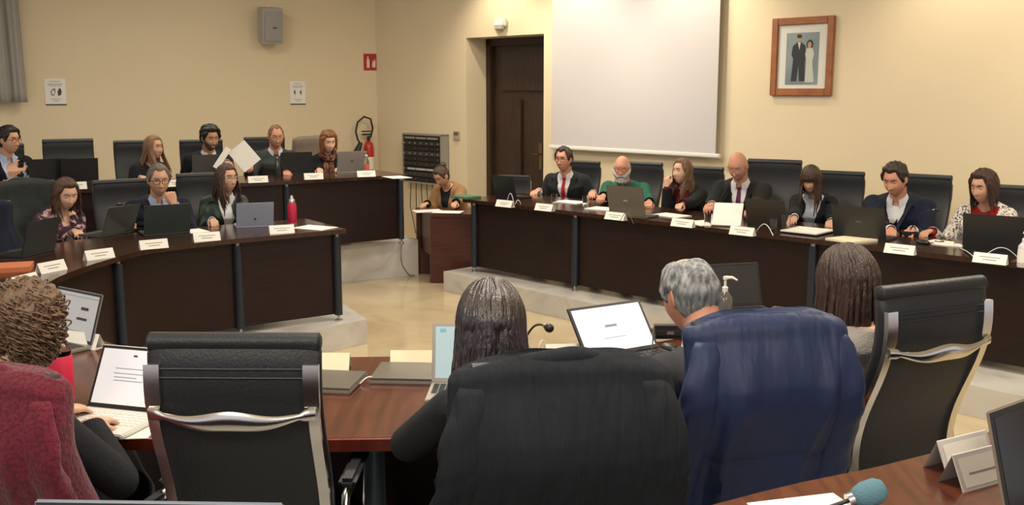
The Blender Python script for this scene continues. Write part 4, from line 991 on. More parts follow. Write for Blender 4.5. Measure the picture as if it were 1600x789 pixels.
# ------------------------------------------------------------------ coats over chairs
def fbm(x, y, z): return (math.sin(x * 1.0 + 1.3 * math.sin(y * .7 + z)) + .5 * math.sin(x * 2.3 + y * 1.7 + 2.1) + .35 * math.sin(x * 4.1 - y * 1.3 + z * 2))
def coat(ch, name, label, m, w=.28, top=1.20, bot=.30, seam=None, sleeves=True, folds=.010, wide=0, collar=True, sx=0, vent=False, fk=26, cat='coat', btn=None, slope=.05, tw=.250):
    t = thing(name, label, cat, ch.location, ch.rotation_euler[2]); t.scale = ch.scale
    mb = MB(); rings = []; nv, nu = 90, 120
    for j in range(nv + 1):
        v = j / nv; z = top - (top - bot) * v ** 1.35
        sh = min(1, (top - z) / slope + .06); e_ = math.sin(sh * PI / 2) ** .6; a = tw + (w - tw) * e_ + wide * v; d = .020 + .042 * e_ + .045 * min(1, (top - z) / .28)
        zc = backcurve(min(z, 1.13)) - .030 * min(1, (top - z) / .22); ring = []
        for q in range(nu):
            u = 2 * PI * q / nu; cu, su = math.cos(u), math.sin(u)
            x = a * math.copysign(abs(cu) ** .5, cu); y = d * math.copysign(abs(su) ** .8, su)
            A_ = folds * min(1, v * 3.0) * (1 + .6 * v); ph_ = x * fk + .9 * math.sin(z * 3.1 + x * 4) + sx; rdg = (1 - abs(math.sin(ph_))) ** 2.2 - .35 + .55 * (1 - abs(math.sin(ph_ * 1.9 + 2 + z * 2))) ** 2; amp = .45 + .75 * math.sin(x * 9 + 1.7 * sx + 1) ** 2
            dsp = A_ * rdg * amp + folds * .45 * fbm(x * fk * .35, z * 9 + x * 8, 3 + sx) * min(1, v * 6) - .004 * math.exp(-((abs(x) - (w - .085)) / .006) ** 2) * (su < 0)
            if seam: dsp -= .009 * math.exp(-((z - seam - .01 * math.sin(x * 20)) / .008) ** 2)
            if vent and su < 0: dsp -= .016 * math.exp(-((x - .03 - .16 * (z - .75)) / .014) ** 2) * min(1, max(0, (1.0 - z) * 4))
            zz = z - .035 * (abs(x) / max(a, .01)) ** 3 * (1 - v) ** 3 - .004 * math.sin(x * 22 + sx) * (v < .02)
            ring.append(V((x + cu * dsp * .6, zc + y + (1 if su > 0 else -1) * dsp, zz)))
        rings.append(ring)
    mb.loft(rings); body = mb.build('coat_body', m, t, smooth=80)
    if collar:
        mb = MB(); rings = []
        for q in range(25):
            x = -.13 + .26 * q / 24; e = math.sqrt(max(0.02, 1 - (x / .132) ** 2)); c = V((x, backcurve(1.13) - .012 - .016 * e, top - .012 - .020 * (1 - e)))
            rings.append([c + V((0, (.012 + .012 * e) * math.cos(k_ * PI / 5), (.022 * e + .006) * math.sin(k_ * PI / 5) + .004 * math.sin(x * 30))) for k_ in range(10)])
        mb.loft(rings); mb.build('collar', m, t, smooth=80)
    if sleeves:
        for sd in (-1, 1):
            mb = MB(); rings = []; k2 = 44
            for j in range(k2 + 1):
                v = j / k2; z = top - .075 - (top - .075 - .38) * v; x = sd * (w - .058 + .036 * math.sin(min(1, v * 2.0) * PI / 2) + wide * v); y = backcurve(z) - .052 - .050 * math.sin(min(1, v * 2.2) * PI / 2)
                rr = .066 - .012 * v; rr *= min(1, .55 + .45 * math.sin(min(1, v * 5) * PI / 2)); ring = []
                for q in range(26):
                    u = 2 * PI * q / 26; dd = 1 + .07 * math.sin(u * 3 + v * 11 + sd) + .06 * math.sin(v * 46 + u * 2 + math.sin(v * 20)) + .05 * math.sin(v * 23 - u) + .10 * (1 - abs(math.sin(u * 1.5 + v * 7))) ** 3
                    ring.append(V((x + rr * 1.0 * dd * math.cos(u), y + rr * .50 * dd * math.sin(u), z)))
                rings.append(ring)
            mb.loft(rings); mb.build('sleeve', m, t, smooth=80)
    if btn:
        for z in btn:
            mb = MB(); mb.cyl((w * .80, backcurve(z) - .150, z), (w * .80, backcurve(z) - .142, z), .014, n=16); mb.build('button', PLAST, t)
    return t
coat(CHS['a2'], 'wool_coat', 'large black wool coat draped over a chair in the centre foreground', mat('black_wool', (.021, .024, .029), .95, spec=.15, bump=1.0, bscale=1.0, var=.2, vscale=12, stretch=(13, 6, 1.9)), w=.300, top=1.205, folds=.013, wide=.045, fk=11, sx=.4)
coat(CHS['a3'], 'raincoat', 'navy blue raincoat draped over a chair, right foreground', mat('navy_nylon', (.021, .032, .085), .5, spec=.3, bump=.5, bscale=1.0, var=.1, vscale=8, stretch=(10, 6, 1.5)), w=.275, top=1.205, folds=.015, wide=.02, seam=.74, vent=True, fk=14, sx=1.1, collar=False)
coat(CHS['a1'], 'fleece_coat', 'burgundy fleece coat over the chair in the lower left corner', ramp_mat('burgundy_fleece', [(.40, (.085, .004, .013)), (.60, (.14, .010, .028))], 1.0, 90, detail=4, bump=.5, sheen=.15), w=.27, top=1.20, folds=.008, wide=.04, fk=20)
coat(CHS['b5'], 'beige_coat', 'beige coat hung over the chair of the auburn-haired woman', cloth('beige_wool', (.21, .165, .125)), w=.265, top=1.22, folds=.006, sleeves=False, collar=False)
coat(CHS['f1'], 'jacket', 'grey green jacket hung over a chair at the left edge', cloth('grey_green_cloth', (.030, .036, .034), .8, .4, 40, .3), w=.30, top=1.20, folds=.018, sleeves=True, cat='jacket')
coat(CHS['f0'], 'jacket', 'navy jacket on a chair cut by the left edge of the view', cloth('navy_suit', (.010, .014, .032)), w=.27, top=1.20, folds=.012, cat='jacket')
# ------------------------------------------------------------------ laptops
DOC = mat('screen_document', (.5, .5, .5), .3, emit=(.80, .76, .80), es=.42); DOC2 = mat('screen_white', (.5, .5, .5), .3, emit=(.84, .84, 1.0), es=.55); DOC3 = mat('screen_teal', (.3, .4, .42), .3, emit=(.33, .45, .48), es=.38); DOC4 = mat('screen_dim_page', (.3, .3, .3), .3, emit=(.42, .42, .40), es=.34)
OFF = mat('screen_off', (.008, .008, .010), .12)
def laptop(label, pos, yaw, lid=SCRB, screen=OFF, w=.33, d=.23, ang=105, base=None, text=None, closed=False, name='laptop', logo=False, lidh=None, group=None, bezel=None, logoc=None, kbd=None):
    """yaw: the direction the keyboard side points (towards the user). pos: middle of the base"""
    t = thing(name, label, 'laptop', pos, math.radians(yaw + 90), group); base = base or lid; h = lidh or d
    # local: user is at -y, hinge at +y
    mb = MB(); mb.box((0, 0, .009), (w, d, .016), bev=.004); b_ = mb.build('base', base, t)
    if closed:
        mb = MB(); mb.box((0, 0, .0205), (w, d, .007), bev=.003); mb.build('lid', lid, t); return t
    mb = MB()
    for r_ in range(5):
        for c_ in range(13): mb.box((-w * .43 + w * .86 * c_ / 12, d * .32 - r_ * d * .105, .0178), (w * .058, d * .085, .0022))
    mb.build('keyboard', kbd or PLAST, t, smooth=None); 
    mb = MB(); mb.box((0, -d * .33, .0173), (w * .3, d * .24, .001)); mb.build('touchpad', GREYL, t)
    a = math.radians(ang); up_ = V((0, -math.cos(a), math.sin(a))); nrm = V((0, -math.sin(a), -math.cos(a))); hinge = V((0, d / 2 - .004, .014)); X = V((1, 0, 0))
    M = Matrix((( 1, nrm.x, up_.x, hinge.x), (0, nrm.y, up_.y, hinge.y), (0, nrm.z, up_.z, hinge.z), (0, 0, 0, 1)))
    mb = MB(); mb.M = M; mb.box((0, 0, h / 2), (w, .007, h), bev=.003); l_ = mb.build('lid', lid, t)
    mb = MB(); mb.M = M; mb.box((0, .0040, h / 2), (w * .985, .001, h * .97)); mb.build('bezel', bezel or PLAST, t, smooth=None)
    mb = MB(); mb.M = M; mb.box((0, .0048, h * .51), (w * .92, .001, h * .86)); sc_ = mb.build('screen', screen, t, smooth=None)
    if text:
        for (x, z, ww, hh, mt) in text:
            mb = MB(); mb.M = M; mb.box((x * w * .46, .0056, h * .51 + z * h * .43), (ww * w, .0006, hh * h)); o = mb.build('text_line', mt, sc_, smooth=None)
    if logo:
        mb = MB(); mb.M = M
        mb.box((0, -.0040, h * (.52 if logo != 'low' else .3)), (.04, .001, .014) if logo != 'low' else (.018, .001, .018)); mb.build('logo', logoc or STEEL, l_, smooth=None)
    return t
TXT = mat('screen_text', (.1, .1, .1), .5, emit=(.30, .29, .33), es=.5); TXD = mat('screen_text_dark', (.02, .02, .03), .5, emit=(.03, .03, .04), es=.3)
lt = laptop
def T1p(px, py, z=None): return at(px, py, ZT1 if z is None else z)
lt('dark laptop in front of the far left man in glasses', at(72, 285, ZT2), 125, group=None)
lt('dark laptop standing before the empty chair at the back left', at(124, 284, ZT2), 118, SCRB)
lt('grey brown laptop of the dark-haired man holding a sheet', at(323, 276, ZT2), 118, GREYL)
lt('black laptop beside the dark bottle, before the balding man', at(460, 271, ZT2), 112, SCRB)
lt('silver grey laptop of the woman with the brown scarf', at(546, 269, ZT2), 112, SILV, w=.32, logo=True, logoc=GREYL)
lt('black laptop at the left edge, nearest the orange folder', at(38, 396, ZT1), 168, SCRB)
lt('laptop with a pale rimmed screen beside the woman in the patterned blouse', at(166, 366, ZT1), 158, mat('olive_lid', (.055, .06, .05), .35, .2), bezel=SILV, ang=112)
lt('dark grey green laptop of the man with his hand to his mouth', at(256, 364, ZT1), 122, mat('slate_lid', (.040, .05, .048), .35, .2), w=.34)
lt('pale blue grey tablet computer with a small square logo', at(396, 353, ZT1), 112, mat('pale_blue_lid', (.30, .33, .42), .45, .1), w=.29, d=.20, logo='low', logoc=GREYL, name='tablet_computer', ang=108)
lt('black laptop at the left end of the presidency desk', at(803, 309, ZT1), 45, SCRB, w=.30)
lt('grey laptop with a small logo before the man in green', at(991, 338, ZT1), 52, mat('grey_brown_lid', (.125, .115, .10), .4, .3), w=.36, lidh=.27, logo=True)
lt('dark brown laptop between the bald man and the water glasses', at(1208, 355, ZT1), 48, mat('dark_brown_lid', (.040, .031, .026), .4, .2), w=.34)
lt('black laptop with a faint logo before the man in navy', at(1352, 371, ZT1), 48, SCRB, w=.40, lidh=.24, logo=True, logoc=GREYL)
lt('black laptop at the right edge before the woman in the cardigan', at(1560, 393, ZT1), 52, SCRB, w=.40, lidh=.26)
lt('tablet computer with a bright text page and white keyboard', at(163, 664, ZT1 + .002), 254, WPL, DOC, w=.30, d=.22, ang=118, base=WPL, name='tablet_computer', bezel=PLAST, kbd=WPL,
   text=[(-.05, .78, .05, .03, TXD), (-.1, .30, .40, .012, TXT), (-.08, .12, .44, .012, TXT), (-.2, -.02, .30, .012, TXT), (-.1, -.14, .38, .012, TXT)])
lt('laptop with a grey page on screen behind the curly-haired woman', at(72, 545, ZT1), 235, SILV, DOC4, w=.34, d=.22, ang=108, text=[(.45, .35, .16, .06, TXD), (.4, -.12, .22, .05, TXD), (0, .85, .9, .02, TXT), (0, -.7, .5, .03, TXT)])
lt('closed grey brown laptop nearest the empty foreground chair', at(492, 600, ZT1), 262, mat('taupe_lid', (.115, .100, .080), .35, .3), base=SILV, closed=True, w=.34)
lt('closed grey brown laptop right of its twin, left of the black-sweater woman', at(641, 588, ZT1), 266, mat('taupe_lid', (.115, .100, .080), .35, .3), base=SILV, closed=True, w=.27)
lt('silver laptop with a teal list on screen at the long-haired woman', at(741, 618, ZT1), 268, SILV, DOC3, w=.33, d=.22, ang=104, bezel=SILV, text=[(-.45, .78 - .2 * k_, .03, .022, TXD) for k_ in range(8)] + [(-.82, .85, .07, .06, mat('teal_block', (.1, .3, .35), .5, emit=(.10, .30, .36), es=.5))])
lt('laptop with a bright white page behind the black coat', at(1000, 568, ZT1), 301, PLAST, DOC2, w=.375, d=.23, ang=128, text=[(-.05, .12, .16, .05, TXT), (-.05, -.42, .30, .012, TXT)])
lt('dark laptop open between the grey-haired man and the brown-haired woman', at(1160, 492, ZT1), 285, GREYL, mat('screen_dark_olive', (.018, .019, .016), .5), w=.33, d=.22, ang=106)
lt('large laptop at the right edge of the nearest desk, seen side on', at(1745, 850, ZT2), 306, mat('beige_base', (.30, .26, .20), .4, .3), OFF, w=.36, d=.25, ang=105, bezel=PLAST)
lt('silver laptop lid rising at the bottom edge, below the empty chair', V((-.545, 1.27, ZT2)), 268, mat('blue_silver', (.33, .36, .42), .35, .5), OFF, w=.385, d=.25, ang=100)
# ------------------------------------------------------------------ name plates
def nameplate(label, pos, yaw, w=.20, h=.062, n=2, cream=False, group='paper name tents'):
    """folded tent; yaw: where the printed side looks"""
    t = thing('nameplate', label, 'name plate', pos, math.radians(yaw + 90), group); mb = MB(); s_ = .030
    mb.add([(-w / 2, -s_, 0), (w / 2, -s_, 0), (w / 2, -.001, h), (-w / 2, -.001, h), (-w / 2, s_, 0), (w / 2, s_, 0), (w / 2, .001, h), (-w / 2, .001, h)], [(0, 1, 2, 3), (4, 7, 6, 5), (3, 2, 6, 7), (0, 4, 5, 1)])
    b_ = mb.build('card', CREAM if cream else WHITE, t, smooth=None)
    for i in range(n):
        z = h * (.62 - .25 * i); y = -s_ * (1 - z / h) - .0015; mb = MB(); mb.box((0, y, z), (w * (.62 if i == 0 else .4), .0008, h * .07)); mb.build('text_line', mat('faint_ink', (.28, .27, .27), .8), t, smooth=None)
    return t
for px, py, yw, lb in ((403, 285, 296, 'before the balding man in the grey sweater'), (276, 291, 300, 'on the back left desk, right of the fair-haired woman'), (490, 280, 292, 'before the woman with the brown scarf'), (572, 276, 292, 'at the right end of the back left desk'), (118, 295, 300, 'before the empty chair at the back left')):
    nameplate('white folded name tent ' + lb, at(px, py, ZT2), yw, w=.19)
for px, py, yw, lb in ((240, 388, 305, 'before the man with his hand to his mouth'), (323, 376, 300, 'between the grey green laptop and the blue tablet'), (440, 364, 296, 'beside the small red flask'), (155, 404, 320, 'before the woman in the patterned blouse'), (80, 424, 335, 'on the left bend, second from the orange folder'), (38, 446, 345, 'nearest the orange folder')):
    nameplate('white folded name tent ' + lb, at(px, py, ZT1), yw, w=.19)
for px, py, yw, lb, cr in ((130, 541, 66, 'behind the pink bottle of the curly-haired woman', 0), (508, 575, 88, 'just right of the empty foreground chair', 1), (650, 571, 90, 'between closed laptop and black-sweater woman', 1), (890, 560, 95, 'left of the bright white laptop screen', 0)):
    nameplate('cream folded name tent ' + lb, at(px, py, ZT1), yw, w=.20, cream=bool(cr))
for px, py, lb in ((789, 323, 'at the left end of the presidency desk'), (851, 329, 'before the man with the red tie'), (962, 343, 'left of the grey laptop with logo'), (1067, 354, 'before the woman resting her chin'), (1160, 367, 'before the bald man with papers'), (1406, 396, 'before the man in the navy suit'), (1547, 411, 'before the woman in the cardigan')):
    nameplate('white folded name tent ' + lb, at(px, py, ZT1), 228, w=.20)
# two clear plastic name stands on the nearest desk
for px, py, yw, lb, ww in ((1520, 752, 298, 'white card name stand on the nearest desk, closer of two', .15), (1500, 728, 298, 'pale name stand behind another one on the nearest desk', .17)):
    t = thing('name_stand', lb, 'name stand', at(px, py, ZT2), math.radians(yw + 90), 'name stands on the nearest desk')
    mb = MB(); mb.add([(-ww / 2, -.035, 0), (ww / 2, -.035, 0), (ww / 2, 0, .075), (-ww / 2, 0, .075), (-ww / 2, -.031, 0), (ww / 2, -.031, 0), (ww / 2, .004, .075), (-ww / 2, .004, .075)], [(0, 1, 2, 3), (4, 7, 6, 5), (3, 2, 6, 7), (0, 4, 5, 1), (0, 3, 7, 4), (1, 5, 6, 2)])
    mb.add([(-ww / 2, .035, 0), (ww / 2, .035, 0), (ww / 2, .002, .075), (-ww / 2, .002, .075)], [(0, 3, 2, 1)]); mb.build('holder', mat('frosted_holder', (.62, .60, .58), .25), t, smooth=None)
    mb = MB(); mb.add([(-ww * .44, -.0335, .008), (ww * .44, -.0335, .008), (ww * .44, -.005, .067), (-ww * .44, -.005, .067)], [(0, 1, 2, 3)]); mb.build('card', WHITE, t, smooth=None)
    mb = MB(); mb.add([(-ww * .3, -.0235, .032), (ww * .3, -.0235, .032), (ww * .3, -.0215, .036), (-ww * .3, -.0215, .036)], [(0, 1, 2, 3)]); mb.build('text_line', mat('faint_ink', (.28, .27, .27), .8), t, smooth=None)
# ------------------------------------------------------------------ papers, folders
def sheet(label, pos, yaw, w=.21, d=.297, m=WHITE, th=.003, name='paper', cat='paper', curl=.0, rot=None):
    o = bpy.data.objects.new(name, None); mb = MB(); k_ = 8; rows = []
    for i in range(k_ + 1):
        y = -d / 2 + d * i / k_; z = curl * (i / k_) ** 2; rows.append([(-w / 2, y, z), (w / 2, y, z), (w / 2, y, z + th), (-w / 2, y, z + th)])
    mb.loft(rows); bpy.data.objects.remove(o); o = mb.build(name, m, None, smooth=None, loc=pos, rz=math.radians(yaw)); 
    if rot: o.rotation_euler = rot
    return tag(o, label, cat)
sheet('white sheet on the back desk before the far left man', at(28, 289, ZT2), 40)
sheet('white sheet at the right end of the back left desk', at(620, 277, ZT2 + .001), 30)
sheet('white sheet lying at the end of the left desk', at(492, 356, ZT1 + .001), 62)
sheet('white papers before the man with the red tie', at(892, 316, ZT1 + .001), 50, th=.006)
sheet('white papers before the man in the green sweater', at(944, 327, ZT1 + .001), 55, th=.008)
sheet('white papers before the woman resting her chin', at(1048, 337, ZT1 + .001), 40, th=.006)
sheet('white papers between chin-resting woman and bald man', at(1098, 349, ZT1 + .001), 20, th=.005)
sheet('open white notebook under the hands of the fringed woman', at(1262, 361, ZT1 + .012), 46, w=.30, th=.010, name='notebook', cat='notebook')
sheet('black folder under the white notebook of the fringed woman', at(1262, 362, ZT1), 46, w=.34, d=.32, th=.011, m=PLAST, name='folder', cat='folder')
sheet('cream folder lying before the black laptop in the middle right', at(1335, 375, ZT1), 30, w=.34, d=.24, th=.014, m=CREAM, name='folder', cat='folder')
sheet('white papers by the glass of the woman in the cardigan', at(1480, 381, ZT1), 40, th=.006)
sheet('white papers under the tablet of the curly-haired woman', at(165, 668, ZT1 - .0005), 5, w=.33, d=.24, th=.002)
sheet('orange folder lying at the far left of the left desk', at(8, 422, ZT1), 20, w=.30, d=.22, th=.03, m=mat('orange_card', (.55, .16, .06), .6), name='folder', cat='folder')
sheet('white sheet at the bottom edge of the nearest desk', at(1262, 800, ZT2), 15, w=.21, d=.14)
sheet('green folder lying behind the left end of the presidency desk', at(728, 309, ZT1), 45, w=.20, d=.24, th=.02, m=mat('green_card', (.06, .17, .10), .6), name='folder', cat='folder')
sheet('dark phone beside the hand of the man with blue shirt', at(218, 358, ZT1), 60, w=.075, d=.15, th=.008, m=OFF, name='phone', cat='phone')
sheet('white papers before the blue tablet on the left desk', at(305, 361, ZT1), 40, w=.15, d=.21)
sheet('white papers spread on the small side desk, left', at(668, 330, DH), 20, w=.3, d=.21, th=.006)
sheet('white papers spread on the small side desk, right', at(700, 331.5, DH + .007), -10, w=.3, d=.21, th=.004)
mb = MB(); mb.M = Matrix.Identity(4)
bp = P4 if 'P4' in globals() else None
hp_ = at(1137, 336, ZT1 + .085); o = sheet('thick sheaf of papers held up by the bald man', hp_, 0, w=.23, d=.22, th=.014, name='document', cat='document'); o.rotation_euler = (math.radians(48), 0, math.radians(-20))
o = sheet('large white sheet held tilted by the balding man', atY(382, 244, 10.05), 0, w=.21, d=.25, th=.002); o.rotation_euler = (math.radians(80), math.radians(-38), math.radians(22))
o = sheet('small folded sheet held by the dark-haired man', atY(347, 247, 9.95), 0, w=.06, d=.24, th=.003); o.rotation_euler = (math.radians(75), math.radians(32), 0)
# ------------------------------------------------------------------ bottles, glasses, microphones
def vessel(name, label, cat, pos, parts, group=None):
    t = thing(name, label, cat, pos, 0, group)
    for nm, prof, m in parts: mb = MB(); mb.lathe(prof, n=24); mb.build(nm, m, t, smooth=50)
    return t
RED = mat('pink_red_sleeve', (.62, .02, .07), .5); REDL = mat('red_flask', (.45, .012, .05), .35)
LIQ = glassy('water'); 
vessel('bottle', 'small red flask with steel cap on the left desk', 'bottle', at(457, 350, ZT1), [('body', [(.034, 0), (.037, .01), (.037, .15), (.030, .175)], REDL), ('cap', [(.026, .175), (.026, .20), (.014, .215), (.012, .235)], STEEL), ('base_ring', [(.0375, .0), (.0375, .012)], STEEL)])
bt = vessel('bottle', 'pink red sleeved bottle beside the curly-haired woman', 'bottle', at(99, 628, ZT1), [('sleeve', [(.036, 0), (.040, .01), (.040, .165), (.037, .17)], RED), ('body', [(.037, .17), (.037, .185), (.028, .205), (.022, .215)], GLASS), ('cap', [(.023, .215), (.023, .228), (.006, .232), (.006, .25)], STEEL)])
mb = MB(); mb.tube([(-.022, 0, .22), (-.040, 0, .215), (-.043, 0, .17), (-.045, .004, .10), (-.052, 0, .03)], .004, 6); mb.build('strap', WPL, bt, smooth=60)
for px, py, z_, lb in ((573, 272, ZT2, 'clear water bottle with a red label on the back desk'),):
    vessel('bottle', lb, 'bottle', at(px, py, z_), [('body', [(.028, 0), (.031, .01), (.031, .13), (.014, .17), (.013, .19)], GLASS), ('label', [(.0315, .045), (.0315, .10)], mat('label_red', (.6, .10, .08), .6)), ('cap', [(.014, .19), (.014, .205)], WPL)])
vessel('bottle', 'dark bottle with pale cap before the balding man', 'bottle', at(434, 275, ZT2), [('body', [(.028, 0), (.031, .01), (.031, .12), (.013, .16), (.013, .18)], mat('dark_glass', (.02, .025, .025), .1)), ('cap', [(.014, .18), (.014, .20)], STEEL)])
vessel('sanitizer_bottle', 'clear sanitizer bottle with white pump at the right edge', 'bottle', at(1598, 417, ZT1), [('body', [(.033, 0), (.035, .01), (.035, .13), (.015, .155)], mat('milky_plastic', (.55, .56, .55), .2)), ('label', [(.0355, .03), (.0355, .11)], WHITE), ('pump', [(.016, .155), (.016, .175), (.007, .18), (.007, .205), (.014, .207), (.012, .22)], WPL)])
sb_ = vessel('sanitizer_bottle', 'sanitizer bottle with a white pump head behind the grey-haired man', 'bottle', at(1131, 508, ZT1), [('body', [(.034, 0), (.036, .01), (.036, .13), (.014, .16)], mat('smoky_plastic', (.10, .095, .09), .15)), ('pump', [(.013, .16), (.014, .18), (.006, .185), (.006, .215), (.011, .217), (.011, .23)], WPL)])
mb = MB(); mb.tube([(0, 0, .225), (.03, -.01, .227), (.052, -.015, .215)], [.009, .007, .004], 8); mb.build('nozzle', WPL, sb_, smooth=60)
def tumbler(px, py, lb, z_=None, r=.032, h=.095):
    t = vessel('water_glass', lb, 'glass', at(px, py, z_ or ZT1), [('glass', [(r * .82, 0), (r * .85, .004), (r, h), (r * .94, h), (r * .78, .008), (.001, .008)], GLASS)], 'water glasses')
    return t
tumbler(1208, 361, 'left of two water glasses beside the dark brown laptop'); tumbler(1227, 362, 'right of two water glasses beside the dark brown laptop', h=.13, r=.036)
tumbler(915, 324, 'water glass between red-tie man and green-sweater man', h=.11); tumbler(1106, 355, 'glass at the left hand of the bald man', h=.11); tumbler(1497, 388, 'glass before the woman in the speckled cardigan', h=.11)
tumbler(866, 318, 'glass before the man with the red tie')
def mic(label, pos, tip, m=PLAST, foam=.016, foamm=None, name='microphone', fl=.05, arch=.05):
    t = thing(name, label, 'microphone', pos); tip = V(tip) - V(pos)
    mb = MB(); mb.box((0, 0, .018), (.11, .13, .034), bev=.008); mb.build('base', m, t)
    mb = MB(); d = tip.normalized(); pts = [V((0, 0, .03)) + (tip - V((0, 0, .03))) * k_ / 10 + V((0, 0, arch)) * math.sin(PI * k_ / 10) for k_ in range(11)]; mb.tube(pts, .0045, 8); mb.build('gooseneck', m, t, smooth=80)
    mb = MB(); e = (pts[-1] - pts[-2]).normalized(); c = pts[-1]; mb.tube([c - e * .012, c, c + e * fl * .3, c + e * fl * .75, c + e * fl, c + e * (fl * 1.06)], [foam * .5, foam * .8, foam, foam, foam * .7, foam * .2], 14); mb.build('foam_head', foamm or m, t, smooth=80)
    mb = MB(); mb.tube([c - e * .022, c - e * .010], foam * .55, 12); mb.build('collar_ring', STEEL, t, smooth=60)
    return t
mic('black gooseneck microphone right of the long dark-haired woman', at(812, 560, ZT1), at(855, 511, ZT1 + .19), foam=.017, fl=.034)
mic('microphone with pale foam head near the navy-suited man', at(1420, 368, ZT1), at(1462, 328, ZT1 + .22), foam=.012, fl=.03)
mic('dark gooseneck microphone left of the man with blue shirt', at(228, 352, ZT1), at(190, 319, ZT1 + .20), foam=.012)
mic('microphone with teal foam head on the nearest desk', at(1195, 850, ZT2), at(1340, 777, ZT2 + .085), foam=.026, arch=.0, foamm=mat('teal_foam', (.10, .22, .27), .9, bump=.5, bscale=300), fl=.055)
def cable(label, pts, m=WPL, r=.003, group='cables on the desks'):
    b0 = V(pts[0]); mb = MB(); q = smooth3([V(p) - b0 for p in pts]); mb.tube(q, r, 6); o = mb.build('cable', m, None, smooth=80, loc=b0); return tag(o, label, 'cable', group)
def smooth3(p, n=6):
    out = []
    for i in range(len(p) - 1):
        p0, p1, p2, p3 = p[max(i - 1, 0)], p[i], p[i + 1], p[min(i + 2, len(p) - 1)]
        for k_ in range(n):
            t = k_ / n; out.append(.5 * ((2 * p1) + (p2 - p0) * t + (2 * p0 - 5 * p1 + 4 * p2 - p3) * t * t + (3 * p1 - p0 - 3 * p2 + p3) * t ** 3))
    out.append(p[-1]); return out
def arc(x0, y0, x1, y1, h, z_=None, n=5):
    a, b_ = at(x0, y0, (z_ or ZT1) + .004), at(x1, y1, (z_ or ZT1) + .004); return [a.lerp(b_, k_ / n) + V((0, 0, h * math.sin(PI * k_ / n))) for k_ in range(n + 1)]
cable('pale cable loop beside the laptop at the left desk end', arc(792, 316, 803, 317, .09)); cable('small pale cable loop near the first name tent', arc(805, 319, 814, 319, .04))
cable('dark cable loop before the grey laptop with logo', arc(969, 345, 990, 350, .08), GREYL); cable('white cable loop beside the dark brown laptop', arc(1182, 361, 1208, 368, .07))
cable('white cable across the desk before the right edge laptop', arc(1538, 400, 1590, 402, .06)); cable('white cable by the glass at the right', arc(1500, 388, 1524, 404, .01))
cable('white cable between the two closed laptops', arc(562, 600, 592, 594, .02)); cable('pale cable near the microphone in the middle', arc(838, 560, 856, 556, .07))
cable('white cable hanging beside the empty foreground chair', [at(208, 700, ZT1 - .05), at(222, 730, ZT1 - .15), at(240, 760, ZT1 - .25), at(236, 790, ZT1 - .35)], r=.004)
cable('dark cable on the right of the white laptop screen', arc(1018, 560, 1024, 530, .09), PLAST)
cable('green cable hanging down the marble step at the back left', [at(628, 376, P2 + .01), at(628, 381, P2 - .03) - V((0, .03, 0)), at(627, 400, .30) - V((0, .03, 0)), at(630, 415, .15) - V((0, .03, 0)), at(640, 428, .02) - V((0, .05, 0)), at(648, 430, .012)], mat('olive_cable', (.12, .14, .08), .5), .006)
# computer mouse and clutter
def mouse(label, px, py, z_=None):
    mb = MB(); mb.ball((0, 0, .012), (.032, .055, .020), 16, 10); o = mb.build('computer_mouse', PLAST, None, smooth=80, loc=at(px, py, z_ or ZT1), rz=.5); tag(o, label, 'mouse')
mouse('black computer mouse before the grey-haired man', 1047, 548); mouse('black mouse near the hands of the woman in the cardigan', 1442, 381)
t = thing('spectacle_case', 'dark case by the hands of the grey-haired man', 'case', at(1045, 528, ZT1)); mb = MB(); mb.box((0, 0, .03), (.17, .08, .06), bev=.02); mb.build('case_body', PLAST, t); mb = MB(); mb.box((.0, -.041, .032), (.03, .004, .012)); mb.build('clasp', STEEL, t)
# clutter of keys and pens near the woman in the cardigan
for k_, (px, py) in enumerate(((1452, 381), (1468, 379), (1480, 376))):
    mb = MB(); mb.tube([(math.cos(a) * .03, math.sin(a) * .018, .006 + .004 * math.sin(a * 3)) for a in [q * PI / 8 for q in range(16)]], .005, 6, close=True); o = mb.build('bracelet', [STEEL, GREYL, mat('bronze_beads', (.2, .12, .06), .4, .5)][k_], None, smooth=80, loc=at(px, py, ZT1)); tag(o, 'small ' + ['steel', 'grey', 'bronze'][k_] + ' ring of beads before the cardigan woman', 'bracelet')
# ------------------------------------------------------------------ things on the walls
def wall_thing(name, label, cat, p, rz, group=None): return thing(name, label, cat, p, rz, group)
def rzr(): return math.atan2(-wd.y, -wd.x)        # local +x = right along the right wall, local -y = into the hall
lrz = math.atan2(-ld.y, -ld.x)
# screen
s_l, s_r = wall_at(862, 228, .10), wall_at(1118, 239, .10); zb = (s_l.z + s_r.z) / 2; sw_ = (V((s_r.x - s_l.x, s_r.y - s_l.y, 0))).length
t = wall_thing('projection_screen', 'large white projection screen hanging beside the door', 'screen', (s_l.x, s_l.y, 0), rzr())
mb = MB(); mb.box((sw_ / 2, 0, (zb + 3.62) / 2), (sw_, .006, 3.62 - zb)); mb.build('fabric', mat('screen_fabric', (.56, .535, .53), .9), t, smooth=None)
mb = MB(); mb.box((sw_ / 2 + .01, 0, zb - .02), (sw_ + .10, .035, .045), bev=.01); mb.build('bottom_bar', WPL, t)
mb = MB(); mb.box((sw_ / 2, .02, 3.68), (sw_ + .16, .12, .12), bev=.02); mb.build('case', WPL, t)
